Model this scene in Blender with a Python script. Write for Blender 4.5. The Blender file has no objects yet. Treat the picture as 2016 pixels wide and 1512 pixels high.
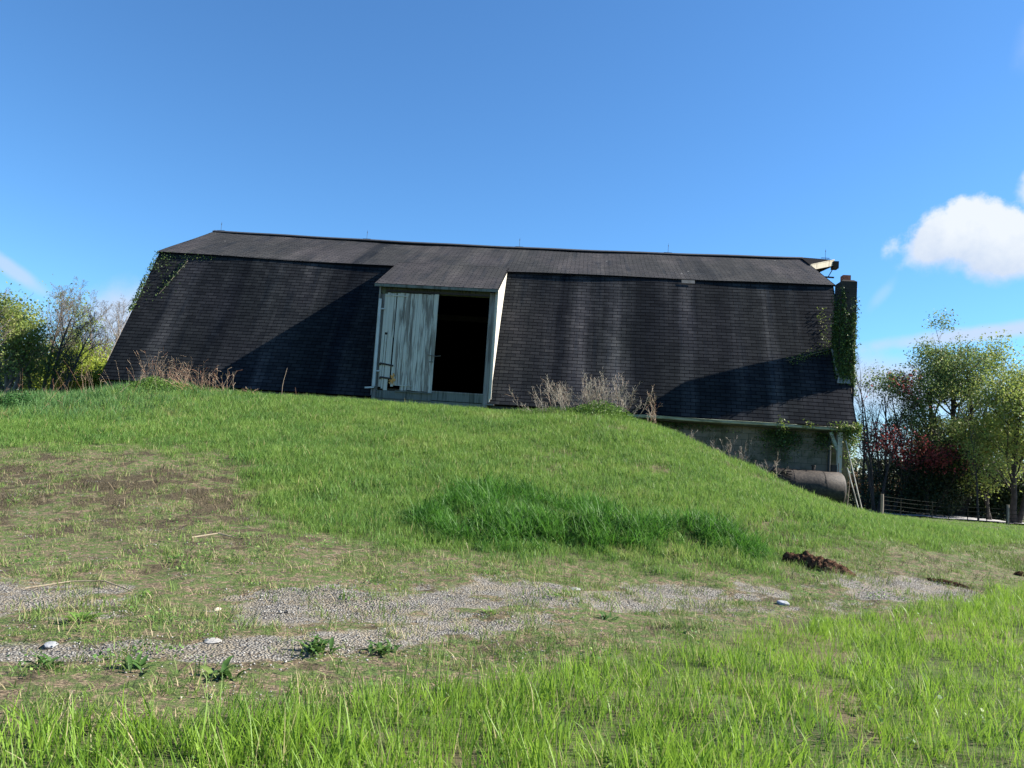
import bpy, math, random
import numpy as np
from mathutils import Vector, Matrix
S = bpy.context.scene
COL = S.collection
RAD = math.radians
RNG = np.random.default_rng(11)
random.seed(5)

# ------------------------------------------------------------------ camera
CAM = np.array([15.583, -23.889, 1.6])
RT = np.array([0.99443, 0.08011, 0.06849]); UPV = np.array([-0.06119, -0.09027, 0.99404]); FW = np.array([-0.08581, 0.99269, 0.08486])
cd = bpy.data.cameras.new('camera'); cam = bpy.data.objects.new('camera', cd); COL.objects.link(cam)
cd.sensor_width = 36; cd.lens = 1515 / 2016 * 36; cd.clip_start = 0.1; cd.clip_end = 3000
m3 = Matrix(((RT[0], UPV[0], -FW[0]), (RT[1], UPV[1], -FW[1]), (RT[2], UPV[2], -FW[2]))).to_4x4()
m3.translation = Vector(CAM); cam.matrix_world = m3
S.camera = cam

# ------------------------------------------------------------------ light
SUN_EL = RAD(36.1); SUN_AZ = RAD(80.4)            # azimuth clockwise from +Y
EXPOSURE = 1.75
w = bpy.data.worlds.new('World'); S.world = w; w.use_nodes = True
nt = w.node_tree; nt.nodes.clear()
def N(t, **k):
    n = nt.nodes.new(t)
    for a, b in k.items(): setattr(n, a, b)
    return n
def M(op, a, b=None, c=None, clamp=False):
    n = nt.nodes.new('ShaderNodeMath'); n.operation = op; n.use_clamp = clamp
    for i, v in enumerate((a, b, c)):
        if v is None: continue
        if isinstance(v, (int, float)): n.inputs[i].default_value = v
        else: nt.links.new(v, n.inputs[i])
    return n.outputs[0]
L = nt.links.new
out = N('ShaderNodeOutputWorld'); bg = N('ShaderNodeBackground'); L(bg.outputs[0], out.inputs[0])
bg.inputs[1].default_value = 0.071
sky = N('ShaderNodeTexSky', sky_type='NISHITA', sun_disc=False)
sky.sun_elevation = SUN_EL; sky.sun_rotation = SUN_AZ; sky.altitude = 200
sky.air_density = 1.0; sky.dust_density = 0.12; sky.ozone_density = 3.2
tc = N('ShaderNodeTexCoord'); sp = N('ShaderNodeSeparateXYZ'); L(tc.outputs['Generated'], sp.inputs[0])
az = M('MULTIPLY', M('ARCTAN2', sp.outputs[0], sp.outputs[1]), 57.2958)
el = M('MULTIPLY', M('ARCSINE', sp.outputs[2]), 57.2958)
def wnoise(scale, detail=5, rough=.55, vec=None, dist=0):
    n = N('ShaderNodeTexNoise'); n.inputs['Scale'].default_value = scale; n.inputs['Detail'].default_value = detail
    n.inputs['Roughness'].default_value = rough; n.inputs['Distortion'].default_value = dist
    L(vec or tc.outputs['Generated'], n.inputs[0]); return n.outputs[0]
cn = wnoise(13, 8, .6); cn2 = wnoise(30, 6, .6)
def blob(a0, e0, sa, se, lo=.0, hi=.5, amp=1.1, tilt=0, soft=False):
    da = M('SUBTRACT', az, a0); de = M('SUBTRACT', M('SUBTRACT', el, e0), M('MULTIPLY', da, tilt))
    r = M('SQRT', M('ADD', M('POWER', M('ABSOLUTE', M('DIVIDE', da, sa)), 2), M('POWER', M('ABSOLUTE', M('DIVIDE', de, se)), 2)))
    v = M('ADD', M('SUBTRACT', 1, r), M('MULTIPLY', M('SUBTRACT', M('MULTIPLY_ADD', cn2, .45, M('MULTIPLY', cn, .78)), .615), amp))
    if soft: v = M('DIVIDE', v, M('MAXIMUM', M('MULTIPLY_ADD', M('SUBTRACT', 15.8, el), .22, .28), .28)); lo, hi = 0, 1
    mr = N('ShaderNodeMapRange', interpolation_type='SMOOTHSTEP'); L(v, mr.inputs[0]); mr.inputs[1].default_value = lo; mr.inputs[2].default_value = hi
    return mr.outputs[0]
b1 = blob(25.7, 15.2, 4.3, 2.6, amp=1.5, soft=True)
b1b = blob(23.5, 14.8, 1.9, 1.5, amp=1.2, soft=True)
b1c = blob(27.6, 14.2, 3.2, 2.2, .05, .5, 1.0)
b2 = blob(30.2, 18.0, 2.0, 1.8, .0, .5, 1.2)
b3 = M('MULTIPLY', blob(26.5, 9.4, 8.5, .8, .0, .7, .9, tilt=.12), .85)
b4 = M('MULTIPLY', blob(22, 6.0, 8.5, 2.8, .0, .8, .9), .9)
b5 = M('MULTIPLY', blob(-38.6, 9.0, 2.6, .8, .0, .7, .9, tilt=-.55), .65)
b6 = M('MULTIPLY', blob(-31.5, 6.8, 4.2, 3.4, .0, .7, .9), .85)
b7 = M('MULTIPLY', blob(20.6, 12.0, 1.1, .8, .0, 1.0, .9, tilt=1.0), .22)
b8 = M('MULTIPLY', blob(30.0, 27.5, 2.5, 2.2, .0, 1.2, 1.2, tilt=.7), .3)
acc = b1
for b in (b1b, b1c, b2, b3, b4, b5, b6, b7, b8): acc = M('SUBTRACT', M('ADD', acc, b), M('MULTIPLY', acc, b))
hz = N('ShaderNodeMapRange', interpolation_type='SMOOTHSTEP'); L(el, hz.inputs[0])
hz.inputs[1].default_value = 9.0; hz.inputs[2].default_value = 0.0; hz.inputs[3].default_value = 0; hz.inputs[4].default_value = .55
hzv = hz.outputs[0]
acc = M('SUBTRACT', M('ADD', acc, hzv), M('MULTIPLY', acc, hzv))
gm = N('ShaderNodeMix', data_type='RGBA', blend_type='MULTIPLY'); gm.inputs[0].default_value = 1
L(sky.outputs[0], gm.inputs[6]); gm.inputs[7].default_value = (.42, .68, .87, 1)
SKYTINT = gm
mx = N('ShaderNodeMix', data_type='RGBA'); L(acc, mx.inputs[0]); L(gm.outputs[2], mx.inputs[6])
cc = N('ShaderNodeMix', data_type='RGBA'); L(M('MULTIPLY_ADD', M('SUBTRACT', cn, .5), 3.2, M('MULTIPLY_ADD', M('SUBTRACT', el, 14.5), .16, .5), True), cc.inputs[0]); cc.inputs[6].default_value = (2.7, 3.15, 3.9, 1); cc.inputs[7].default_value = (3.7, 3.95, 4.25, 1)
L(cc.outputs[2], mx.inputs[7]); L(mx.outputs[2], bg.inputs[0])
sd = bpy.data.lights.new('sun', 'SUN'); sd.energy = 4.6; sd.angle = RAD(.5); sd.color = (1, .94, .84)
so = bpy.data.objects.new('sun', sd); COL.objects.link(so)
sdir = Vector((math.cos(SUN_EL) * math.sin(SUN_AZ), math.cos(SUN_EL) * math.cos(SUN_AZ), math.sin(SUN_EL)))
so.rotation_euler = sdir.to_track_quat('Z', 'Y').to_euler(); so.location = sdir * 60
S.view_settings.view_transform = 'Standard'; S.view_settings.look = 'None'
S.view_settings.exposure = EXPOSURE; S.view_settings.gamma = 1; S.view_settings.use_curve_mapping = False
S.render.engine = 'CYCLES'
try:
    S.cycles.max_bounces = 6; S.cycles.transparent_max_bounces = 8; S.cycles.use_adaptive_sampling = True
except Exception: pass

# ------------------------------------------------------------------ terrain heights
YK=np.array([-70,-24,-17,-14.5,-12,-9,-6,-3,-1,1,4,12,20,30,60,400.])
XK=np.array([-400,-40,-15,-5,0,3,6,13,16,18,20,22,24.5,28,34,46,400.])
_rows=[ # per x knot, values along YK
 [0,0,.15,.4,.6,1.0,1.4,1.75,1.95,2.0,2.1,2.2,2.4,2.6,2.8,2.8],
 [0,0,.15,.4,.6,1.0,1.4,1.75,1.95,2.0,2.1,2.2,2.4,2.6,2.8,2.8],
 [0,0,.15,.4,.6,1.0,1.4,1.75,1.95,2.0,2.1,2.2,2.4,2.6,2.8,2.8],
 [0,0,.10,.35,.6,1.0,1.45,1.85,2.05,2.1,2.15,2.2,2.4,2.6,2.8,2.8],
 [0,0,.10,.3,.55,1.0,1.5,2.0,2.3,2.35,2.3,2.3,2.4,2.6,2.8,2.8],
 [0,0,.05,.25,.55,1.1,1.7,2.45,2.8,2.5,2.4,2.4,2.5,2.6,2.7,2.7],
 [0,0,.02,.15,.5,1.1,1.7,2.4,2.7,2.5,2.4,2.4,2.4,2.4,2.4,2.4],
 [0,0,.0,.12,.4,1.0,1.65,2.35,2.7,2.5,2.3,2,1.8,1.6,1.2,1],
 [0,0,0,.08,.35,.95,1.65,2.5,2.85,2.5,2,1.5,1,.6,.4,0],
 [0,0,0,.05,.3,.85,1.5,2.2,2.45,2.0,1.3,.8,.3,0,-.3,-.3],
 [0,0,0,.03,.2,.65,1.15,1.5,1.5,1.1,.7,.3,0,-.2,-.4,-.4],
 [0,0,0,0,.1,.38,.62,.75,.62,.45,.4,.2,-.1,-.3,-.5,-.5],
 [0,0,0,0,.05,.2,.32,.38,.3,.2,.1,0,-.2,-.4,-.5,-.5],
 [0,0,0,0,0,.1,.2,.22,.2,.12,.05,-.2,-.45,-.5,-.5,-.5],
 [0,0,0,0,0,0,0,0,0,0,0,-.25,-.5,-.55,-.55,-.55],
 [0,0,0,0,0,0,0,0,0,0,-.05,-.3,-.5,-.55,-.55,-.55],
 [0,0,0,0,0,0,0,0,0,0,0,-.1,-.4,-.5,-.5,-.5]]
_Z=np.array(_rows,float)
def _herm(K,V,x):  # V shape (len(K),...) interpolate along axis0 with limited slopes
    d=np.diff(V,axis=0)/np.diff(K)[:,None]
    m=np.zeros_like(V); a,b=d[:-1],d[1:]
    m[1:-1]=np.where(a*b>0,2*a*b/(a+b+1e-12),0)
    i=np.clip(np.searchsorted(K,x)-1,0,len(K)-2)
    h=(K[i+1]-K[i]); t=(x-K[i])/h
    t=t[:,None] ; h=h[:,None]
    return (2*t**3-3*t**2+1)*V[i]+(t**3-2*t**2+t)*h*m[i]+(-2*t**3+3*t**2)*V[i+1]+(t**3-t**2)*h*m[i+1]
_fy=np.arange(-70,400.01,.25)
_T=_herm(YK,_Z.T.copy(),_fy).T       # (nx knots, nfy)
_fx=np.concatenate([np.arange(-60,60,.25),[60,400]]); _fx=np.concatenate([[-400],_fx])
_G=_herm(XK,_T,_fx)                   # (nfx,nfy)
def base(x,y):
    x=np.clip(x,-399,399);y=np.clip(y,-69,399)
    i=np.clip(np.searchsorted(_fx,x)-1,0,len(_fx)-2); tx=(x-_fx[i])/(_fx[i+1]-_fx[i])
    fy=(y+70)/.25; j=np.clip(fy.astype(int),0,len(_fy)-2); ty=fy-j
    return (_G[i,j]*(1-tx)+_G[i+1,j]*tx)*(1-ty)+(_G[i,j+1]*(1-tx)+_G[i+1,j+1]*tx)*ty
def _hash(i,j,s):
    h=(i*374761393+j*668265263+s*1442695041)&0xffffffff
    h=((h^(h>>13))*1274126177)&0xffffffff
    return ((h^(h>>16))&0xffff)/65535.
def noise(x,y,f,s=0):
    x=np.asarray(x)*f;y=np.asarray(y)*f
    i=np.floor(x).astype(np.int64);j=np.floor(y).astype(np.int64);u=x-i;v=y-j
    u=u*u*(3-2*u);v=v*v*(3-2*v)
    return (_hash(i,j,s)*(1-u)+_hash(i+1,j,s)*u)*(1-v)+(_hash(i,j+1,s)*(1-u)+_hash(i+1,j+1,s)*u)*v
def fbm(x,y,f,s=0,o=3):
    r=0;a=.5;t=0
    for k in range(o): r=r+a*noise(x,y,f*2**k,s+k*7);t+=a;a*=.5
    return r/t
def height(x,y):
    x=np.asarray(x,float);y=np.asarray(y,float)
    z=base(x,y)
    z=z+(fbm(x,y,.35,1)-.5)*.16+(fbm(x,y,1.6,5,2)-.5)*.075
    z=z+.22*np.exp(-(((x-14.6)/1.0)**2+((y+11.6)/.8)**2))+.18*np.exp(-(((x-16.2)/.9)**2+((y+11.9)/.7)**2))+.12*np.exp(-(((x-17.8)/.7)**2+((y+11.6)/.5)**2))
    return z

# ------------------------------------------------------------------ helpers
def tag(o, label=None, cat=None, group=None, kind=None):
    for k, v in (('label', label), ('category', cat), ('group', group), ('kind', kind)):
        if v: o[k] = v
    return o
def empty(name, loc=(0, 0, 0), **k):
    o = bpy.data.objects.new(name, None); COL.objects.link(o); o.location = loc; o.empty_display_size = .2
    return tag(o, **k)
def finish(me, name, mat, parent=None, smooth=False, link=True):
    ob = bpy.data.objects.new(name, me)
    if link: COL.objects.link(ob)
    if mat: me.materials.append(mat)
    if parent is not None:
        ob.parent = parent; ob.matrix_parent_inverse = Matrix.Translation(parent.location).inverted() if parent.type == 'EMPTY' else Matrix()
    if smooth: me.shade_smooth()
    return ob
class MB:
    def __init__(s): s.v = []; s.f = []; s.uv = []
    def face(s, pts, uv=None):
        i = len(s.v); s.v += [tuple(map(float, p)) for p in pts]; s.f.append(tuple(range(i, i + len(pts))))
        s.uv += list(uv) if uv else [(0, 0)] * len(pts); return s
    def hexa(s, b, t):       # bottom 4, top 4 points (ccw seen from above)
        i = len(s.v); s.v += [tuple(map(float, p)) for p in list(b) + list(t)]
        fs = [(3, 2, 1, 0), (4, 5, 6, 7)] + [(k, (k + 1) % 4, (k + 1) % 4 + 4, k + 4) for k in range(4)]
        for f in fs:
            s.f.append(tuple(i + q for q in f))
            P = [np.array(s.v[i + q]) for q in f]
            e = P[1] - P[0]; g = P[3] - P[0]; le = np.linalg.norm(e); lg = np.linalg.norm(g)
            if abs(e[2]) > abs(g[2]): s.uv += [(0, 0), (0, le), (lg, le), (lg, 0)]
            else: s.uv += [(0, 0), (le, 0), (le, lg), (0, lg)]
        return s
    def box(s, x0, x1, y0, y1, z0, z1):
        return s.hexa([(x0, y0, z0), (x1, y0, z0), (x1, y1, z0), (x0, y1, z0)], [(x0, y0, z1), (x1, y0, z1), (x1, y1, z1), (x0, y1, z1)])
    def bar(s, a, b, w, h, up=(0, 0, 1)):
        a = np.array(a, float); b = np.array(b, float); d = b - a; d /= np.linalg.norm(d)
        up = np.array(up, float)
        if abs(d @ up) > .95: up = np.array((0, 1., 0))
        sx = np.cross(d, up); sx /= np.linalg.norm(sx); u = np.cross(sx, d)
        q = [-sx * w / 2 - u * h / 2, sx * w / 2 - u * h / 2, sx * w / 2 + u * h / 2, -sx * w / 2 + u * h / 2]
        return s.hexa([a + k for k in q], [b + k for k in q])
    def tube(s, pts, rad, n=6, cap=True):
        v, f = tube_np(np.array(pts, float), np.array(rad, float) if np.ndim(rad) else np.full(len(pts), float(rad)), n)
        i = len(s.v); s.v += [tuple(p) for p in v.tolist()]
        for q in f.tolist(): s.f.append(tuple(i + k for k in q)); s.uv += [(0, 0)] * 4
        if cap:
            for r in (list(range(n))[::-1], list(range(len(v) - n, len(v)))):
                s.f.append(tuple(i + k for k in r)); s.uv += [(0, 0)] * n
        return s
    def build(s, name, mat, parent=None, smooth=False):
        me = bpy.data.meshes.new(name); me.from_pydata(s.v, [], s.f)
        u = me.uv_layers.new(name='UVMap'); u.data.foreach_set('uv', np.array(s.uv, float).ravel())
        me.update(); return finish(me, name, mat, parent, smooth)
def tube_np(P, R, n):
    k = len(P); T = np.gradient(P, axis=0); T /= np.linalg.norm(T, axis=1)[:, None] + 1e-9
    ref = np.array([0, 0, 1.]) if abs(T[0][2]) < .8 else np.array([1., 0, 0])
    A = np.cross(T, ref); A /= np.linalg.norm(A, axis=1)[:, None] + 1e-9; B = np.cross(T, A)
    an = np.arange(n) * 2 * np.pi / n
    V = P[:, None] + R[:, None, None] * (A[:, None] * np.cos(an)[None, :, None] + B[:, None] * np.sin(an)[None, :, None])
    i = np.arange(k - 1)[:, None] * n + np.arange(n)[None]; j = np.arange(k - 1)[:, None] * n + (np.arange(n)[None] + 1) % n
    return V.reshape(-1, 3), np.stack([i, j, j + n, i + n], -1).reshape(-1, 4)
def mesh_np(name, V, F, mat, parent=None, link=True, smooth=False):
    me = bpy.data.meshes.new(name); V = np.asarray(V, np.float32); F = np.asarray(F, np.int32); k = F.shape[1]
    me.vertices.add(len(V)); me.vertices.foreach_set('co', V.ravel())
    me.loops.add(F.size); me.loops.foreach_set('vertex_index', F.ravel())
    me.polygons.add(len(F)); me.polygons.foreach_set('loop_start', np.arange(0, F.size, k, dtype=np.int32))
    me.update(calc_edges=True)
    return finish(me, name, mat, parent, smooth, link)
class NP:                     # accumulates big vertex/quad arrays
    def __init__(s): s.V = []; s.F = []; s.n = 0
    def add(s, V, F): s.V.append(V); s.F.append(F + s.n); s.n += len(V)
    def build(s, name, mat, parent=None, **k):
        if not s.V: return None
        return mesh_np(name, np.concatenate(s.V), np.concatenate(s.F), mat, parent, **k)
def leaves(P, size, rng, up=.0, aspect=.6, align=None):
    """small bent rhombic leaves at points P"""
    n = len(P); sz = size * rng.uniform(.6, 1.3, n)[:, None]
    a = rng.normal(size=(n, 3)); a[:, 2] += up; a /= np.linalg.norm(a, axis=1)[:, None]
    b = rng.normal(size=(n, 3)) if align is None else align + rng.normal(size=(n, 3)) * .5
    b = np.cross(a, b); b /= np.linalg.norm(b, axis=1)[:, None] + 1e-9; c = np.cross(a, b)
    V = np.stack([P - c * sz * .5, P + b * sz * .5 * aspect + a * sz * .08, P + c * sz * .5, P - b * sz * .5 * aspect + a * sz * .08], 1).reshape(-1, 3)
    F = np.arange(n * 4).reshape(-1, 4); return V, F
def H(x, y): return float(height(np.array([x]), np.array([y]))[0])
def at(px, d):
    """ground point at horizontal distance d metres from the camera, in the bearing of photo column px (at the horizon)"""
    py = 885 + .069 * (px - 1008); v = FW * 1515 + RT * (px - 1008) - UPV * (py - 756); v = v[:2] / np.linalg.norm(v[:2])
    x, y = CAM[:2] + v * d; return np.array([x, y, H(x, y)])

# ------------------------------------------------------------------ materials
class Mat:
    def __init__(s, name, rough=.85, spec=.3):
        s.m = bpy.data.materials.new(name); s.m.use_nodes = True; s.t = s.m.node_tree; s.t.nodes.clear()
        s.o = s.n('ShaderNodeOutputMaterial'); s.b = s.n('ShaderNodeBsdfPrincipled'); s.l(s.b.outputs[0], s.o.inputs[0])
        s.b.inputs['Roughness'].default_value = rough; s.b.inputs['Specular IOR Level'].default_value = spec
    def n(s, t, **k):
        q = s.t.nodes.new(t)
        for a, b in k.items(): setattr(q, a, b)
        return q
    def l(s, a, b): s.t.links.new(a, b)
    def sock(s, v, i):
        if isinstance(v, (int, float)): i.default_value = v
        elif isinstance(v, tuple): i.default_value = v if len(v) != 3 or i.type == 'VECTOR' else (*v, 1)
        else: s.l(v, i)
    def math(s, op, a, b=None, clamp=False):
        q = s.n('ShaderNodeMath', operation=op, use_clamp=clamp); s.sock(a, q.inputs[0])
        if b is not None: s.sock(b, q.inputs[1])
        return q.outputs[0]
    def mix(s, f, a, b, mode='MIX'):
        q = s.n('ShaderNodeMix', data_type='RGBA', blend_type=mode); s.sock(f, q.inputs[0]); s.sock(a, q.inputs[6]); s.sock(b, q.inputs[7]); return q.outputs[2]
    def ramp(s, f, lo, hi, a=0., b=1.):
        q = s.n('ShaderNodeMapRange', interpolation_type='SMOOTHSTEP'); s.sock(f, q.inputs[0])
        for i, v in enumerate((lo, hi, a, b)): q.inputs[i + 1].default_value = v
        return q.outputs[0]
    def pos(s): return s.n('ShaderNodeNewGeometry').outputs['Position']
    def objc(s): return s.n('ShaderNodeTexCoord').outputs['Object']
    def uv(s): return s.n('ShaderNodeTexCoord').outputs['UV']
    def map(s, v, sc=(1, 1, 1), loc=(0, 0, 0)):
        q = s.n('ShaderNodeMapping'); s.l(v, q.inputs[0]); q.inputs['Scale'].default_value = sc; q.inputs['Location'].default_value = loc; return q.outputs[0]
    def noise(s, v, sc, det=4, ro=.55, dist=0):
        q = s.n('ShaderNodeTexNoise'); s.l(v, q.inputs[0]); q.inputs['Scale'].default_value = sc; q.inputs['Detail'].default_value = det
        q.inputs['Roughness'].default_value = ro; q.inputs['Distortion'].default_value = dist; return q.outputs[0]
    def vor(s, v, sc): 
        q = s.n('ShaderNodeTexVoronoi'); s.l(v, q.inputs[0]); q.inputs['Scale'].default_value = sc; return q
    def col(s, c): s.sock(c, s.b.inputs['Base Color']); return s
    def bump(s, h, st=.4, dist=.02):
        q = s.n('ShaderNodeBump'); s.l(h, q.inputs['Height']); q.inputs['Strength'].default_value = st; q.inputs['Distance'].default_value = dist
        s.l(q.outputs[0], s.b.inputs['Normal']); return s
    def translucent(s, c, f):
        t = s.n('ShaderNodeBsdfTranslucent'); s.sock(c, t.inputs[0]); x = s.n('ShaderNodeMixShader'); x.inputs[0].default_value = f
        s.l(s.b.outputs[0], x.inputs[1]); s.l(t.outputs[0], x.inputs[2]); s.l(x.outputs[0], s.o.inputs[0]); return s
def foliage(name, a, b, c=None, cf=.15, trans=.35, psc=.6, rough=.55, spec=.25, patch=None):
    """leaf colour: random between a and b for each leaf, drifting between patches, a few of colour c"""
    m = Mat(name, rough, spec); g = m.n('ShaderNodeNewGeometry'); r = g.outputs['Random Per Island']; p = g.outputs['Position']
    oi = m.n('ShaderNodeObjectInfo').outputs['Random']
    f = m.math('ADD', m.math('MULTIPLY', r, .45), m.math('MULTIPLY', m.ramp(m.noise(p, psc, 3), .3, .7), .55))
    col = m.mix(f, a, b)
    if c is not None:
        rr = m.math('FRACT', m.math('ADD', m.math('MULTIPLY', r, 7.31), oi))
        ff = m.math('LESS_THAN', rr, cf)
        if patch is not None:      # colour c comes in patches
            ff = m.math('MULTIPLY', m.math('LESS_THAN', rr, .75), m.ramp(m.noise(p, patch[0], 4), patch[1], patch[2]))
            ff = m.math('MAXIMUM', ff, m.math('LESS_THAN', rr, cf))
        col = m.mix(ff, col, c)
    m.col(col); m.translucent(m.mix(.5, col, (col and b) or b), trans) if trans else None
    return m.m
def plain(name, c, rough=.8, var=.35, sc=6, bump=0, spec=.3, metal=0):
    m = Mat(name, rough, spec); n = m.noise(m.objc(), sc, 5, .6)
    k = m.ramp(n, .25, .75, 1 - var, 1 + var); m.col(m.mix(1., (*c, 1), k, 'MULTIPLY')) if False else None
    mul = m.n('ShaderNodeVectorMath', operation='SCALE'); mul.inputs[0].default_value = c; m.l(k, mul.inputs['Scale']); m.l(mul.outputs[0], m.b.inputs['Base Color'])
    m.b.inputs['Metallic'].default_value = metal
    if bump: m.bump(n, bump)
    return m.m

# ------------------------------------------------------------------ ground
def lerp(x, pts):
    a = np.array(pts, float); return np.interp(x, a[:, 0], a[:, 1])
FGL = [(-10, -20.3), (12.58, -20.1), (14.32, -19.3), (15.56, -18.0), (17.5, -16.1), (20.98, -12.9), (22.76, -11.1), (30, -5), (60, 10)]
UPL = [(-30, -9.4), (4.4, -9.3), (7.4, -8.4), (9.0, -9.8), (10.0, -11.4), (11.4, -13.1), (13.5, -14.1), (14.6, -14.7), (16.5, -13.2), (18.2, -12.7), (20.2, -10.9), (22.6, -8.6), (26, -5.5), (60, 5)]
TRA = [(6, -17.9), (10.8, -17.4), (12.7, -17.0), (14.4, -15.9), (16.6, -14.8), (18.8, -13.9), (20.7, -12.5)]
TRB = [(9, -19.2), (12.0, -18.85), (13.3, -18.4), (14.4, -17.4), (15.4, -16.6)]
def pl_dist(x, y, pl):
    d = np.full(np.shape(x), 1e9)
    for (ax, ay), (bx, by) in zip(pl[:-1], pl[1:]):
        t = np.clip(((x - ax) * (bx - ax) + (y - ay) * (by - ay)) / ((bx - ax) ** 2 + (by - ay) ** 2), 0, 1)
        d = np.minimum(d, np.hypot(x - ax - t * (bx - ax), y - ay - t * (by - ay)))
    return d
def sstep(a, b, v): t = np.clip((v - a) / (b - a), 0, 1); return t * t * (3 - 2 * t)
def wob(x, y): return (fbm(x, y, .9, 31) - .5) * 1.3 + (fbm(x, y, 3.1, 37) - .5) * .9
def z_fore(x, y): return sstep(-.15, .25, lerp(x, FGL) - y + wob(x, y) * .45)
def z_up(x, y): return sstep(-.9, 1.3, y - lerp(x, UPL) + wob(x, y) * 2.0)
def z_grav(x, y):
    a = pl_dist(x, y, TRA) + wob(x, y) * .6; b = pl_dist(x, y, TRB) + wob(x, y) * .3
    r = np.maximum(1 - sstep(.3, 1.0, a), (1 - sstep(.08, .4, b)) * .9)
    return np.clip(r * sstep(.32, .56, .45 * fbm(x, y, .9, 51) + .55 * fbm(x, y, 4.5, 57)), 0, 1)
def z_dark(x, y):             # the churned dark soil and dead thatch on the left of the slope
    r = np.exp(-(((x - 9.0) / 1.6) ** 2 + ((y + 11.3) / 1.3) ** 2)) + .8 * np.exp(-(((x - 6.2) / 1.5) ** 2 + ((y + 12.4) / 1.6) ** 2)) + .7 * np.exp(-(((x - 11.3) / 1.5) ** 2 + ((y + 13.3) / .7) ** 2)) + .5 * np.exp(-(((x - 9.2) / 1.2) ** 2 + ((y + 14.2) / .6) ** 2))
    return np.clip(r * sstep(.42, .60, .5 * fbm(x, y, 1.7, 61) + .5 * fbm(x, y, 6, 63)) * 1.5 + .55 * sstep(.60, .72, fbm(x, y, 4.2, 67)), 0, 1)
LUSH = [(13.9, -11.0, .55, .65), (14.2, -9.9, .7, .5), (14.8, -12.4, .9, .75), (16.1, -12.2, .9, .75), (15.6, -10.6, 1.0, .5), (17.6, -11.5, .7, .6), (14.0, -12.6, .5, .5), (13.4, -11.9, .35, .6), (18.0, -11.9, .5, .4), (17.0, -11.9, .6, .5)]
def z_lush(x, y):
    r = 0
    for cx, cy, a, b in LUSH: r = np.maximum(r, 1 - sstep(.45, 1.65, wob(x, y) * .35 + np.hypot((x - cx) / a, (y - cy) / b)))
    return r
def z_brown(x, y):            # dry tan patches on the shoulder of the mound
    return sstep(.58, .72, fbm(x, y, .8, 71)) * sstep(13.5, 15.5, x) * (1 - sstep(24, 27, x))
def graded(lo, hi, step, far0, far1, g=1.14):
    a = [lo]; s = step
    while a[0] > far0: s *= g; a.insert(0, a[0] - s)
    b = list(np.arange(lo, hi, step)); s = step
    c = [b[-1]]
    while c[-1] < far1: s *= g; c.append(c[-1] + s)
    return np.array(a[:-1] + b + c[1:])
gx = graded(3, 26, .1, -900, 900, 1.07); gy = graded(-21, -1, .1, -60, 1500, 1.06)
X, Y = np.meshgrid(gx, gy); xf, yf = X.ravel(), Y.ravel(); zf = height(xf, yf)
gxn, gyn = len(gx), len(gy); I = (np.arange(gyn - 1)[:, None] * gxn + np.arange(gxn - 1)[None]).ravel()
grav = z_grav(xf, yf) * (1 - z_fore(xf, yf)); dark = z_dark(xf, yf); up = np.maximum(z_up(xf, yf), z_fore(xf, yf)); brown = z_brown(xf, yf)
zf = zf - .01 * grav
gm_ = Mat('ground_mat', .95, .15)
def attr(m, nme): q = m.n('ShaderNodeAttribute', attribute_name=nme); return q.outputs['Fac']
P_ = gm_.pos(); n1 = gm_.noise(P_, 9, 8, .65); n2 = gm_.noise(P_, 45, 6, .7); n3 = gm_.noise(P_, 1.6, 5); n4 = gm_.noise(gm_.map(P_, (1, 2.2, 1)), 26, 5, .7)
straw = gm_.mix(gm_.ramp(n4, .35, .65), (.115, .082, .05), (.33, .26, .165)); straw = gm_.mix(gm_.ramp(n2, .42, .6), straw, (.055, .042, .03))
green = gm_.mix(gm_.ramp(n2, .4, .6), (.035, .055, .018), (.10, .14, .04))
base_c = gm_.mix(gm_.ramp(n1, .42, .56), straw, green)
soilc = gm_.mix(gm_.ramp(n2, .4, .62), (.028, .023, .014), (.105, .085, .05))
v = gm_.vor(P_, 48); v2 = gm_.vor(P_, 110)
stone = gm_.mix(v.outputs['Color'], (.155, .15, .138), (.37, .355, .325)); stone2 = gm_.mix(v2.outputs['Color'], (.14, .13, .112), (.33, .31, .275))
stone = gm_.mix(gm_.ramp(n1, .4, .6), stone, stone2); stone = gm_.mix(gm_.ramp(v.outputs['Distance'], .35, .7), stone, (.09, .08, .07))
c = gm_.mix(gm_.ramp(gm_.math('ADD', attr(gm_, 'dark'), gm_.math('MULTIPLY', n1, .5)), .5, .8), base_c, soilc)
stone = gm_.mix(gm_.math('MULTIPLY', gm_.ramp(gm_.noise(P_, 3.5, 6, .7), .42, .62), .75), stone, (.21, .18, .13))
c = gm_.mix(gm_.ramp(gm_.math('ADD', attr(gm_, 'grav'), gm_.math('MULTIPLY', gm_.math('SUBTRACT', n1, .5), 1.6)), .3, .6), c, stone)
undr = gm_.mix(gm_.ramp(n3, .35, .65), (.035, .06, .014), (.07, .11, .025)); undr = gm_.mix(attr(gm_, 'brown'), undr, (.14, .11, .065)); undr = gm_.mix(gm_.ramp(n2, .45, .65), undr, (.10, .085, .05))
c = gm_.mix(attr(gm_, 'up'), c, undr)
gm_.col(c)
hh = gm_.math('ADD', gm_.math('MULTIPLY', n2, .6), gm_.math('MULTIPLY', v.outputs['Distance'], gm_.math('MULTIPLY', attr(gm_, 'grav'), -1.2)))
gm_.bump(gm_.math('ADD', hh, n1), .9, .03)
ground = mesh_np('ground', np.stack([xf, yf, zf], 1), np.stack([I, I + 1, I + gxn + 1, I + gxn], 1), gm_.m, smooth=True)
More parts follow.
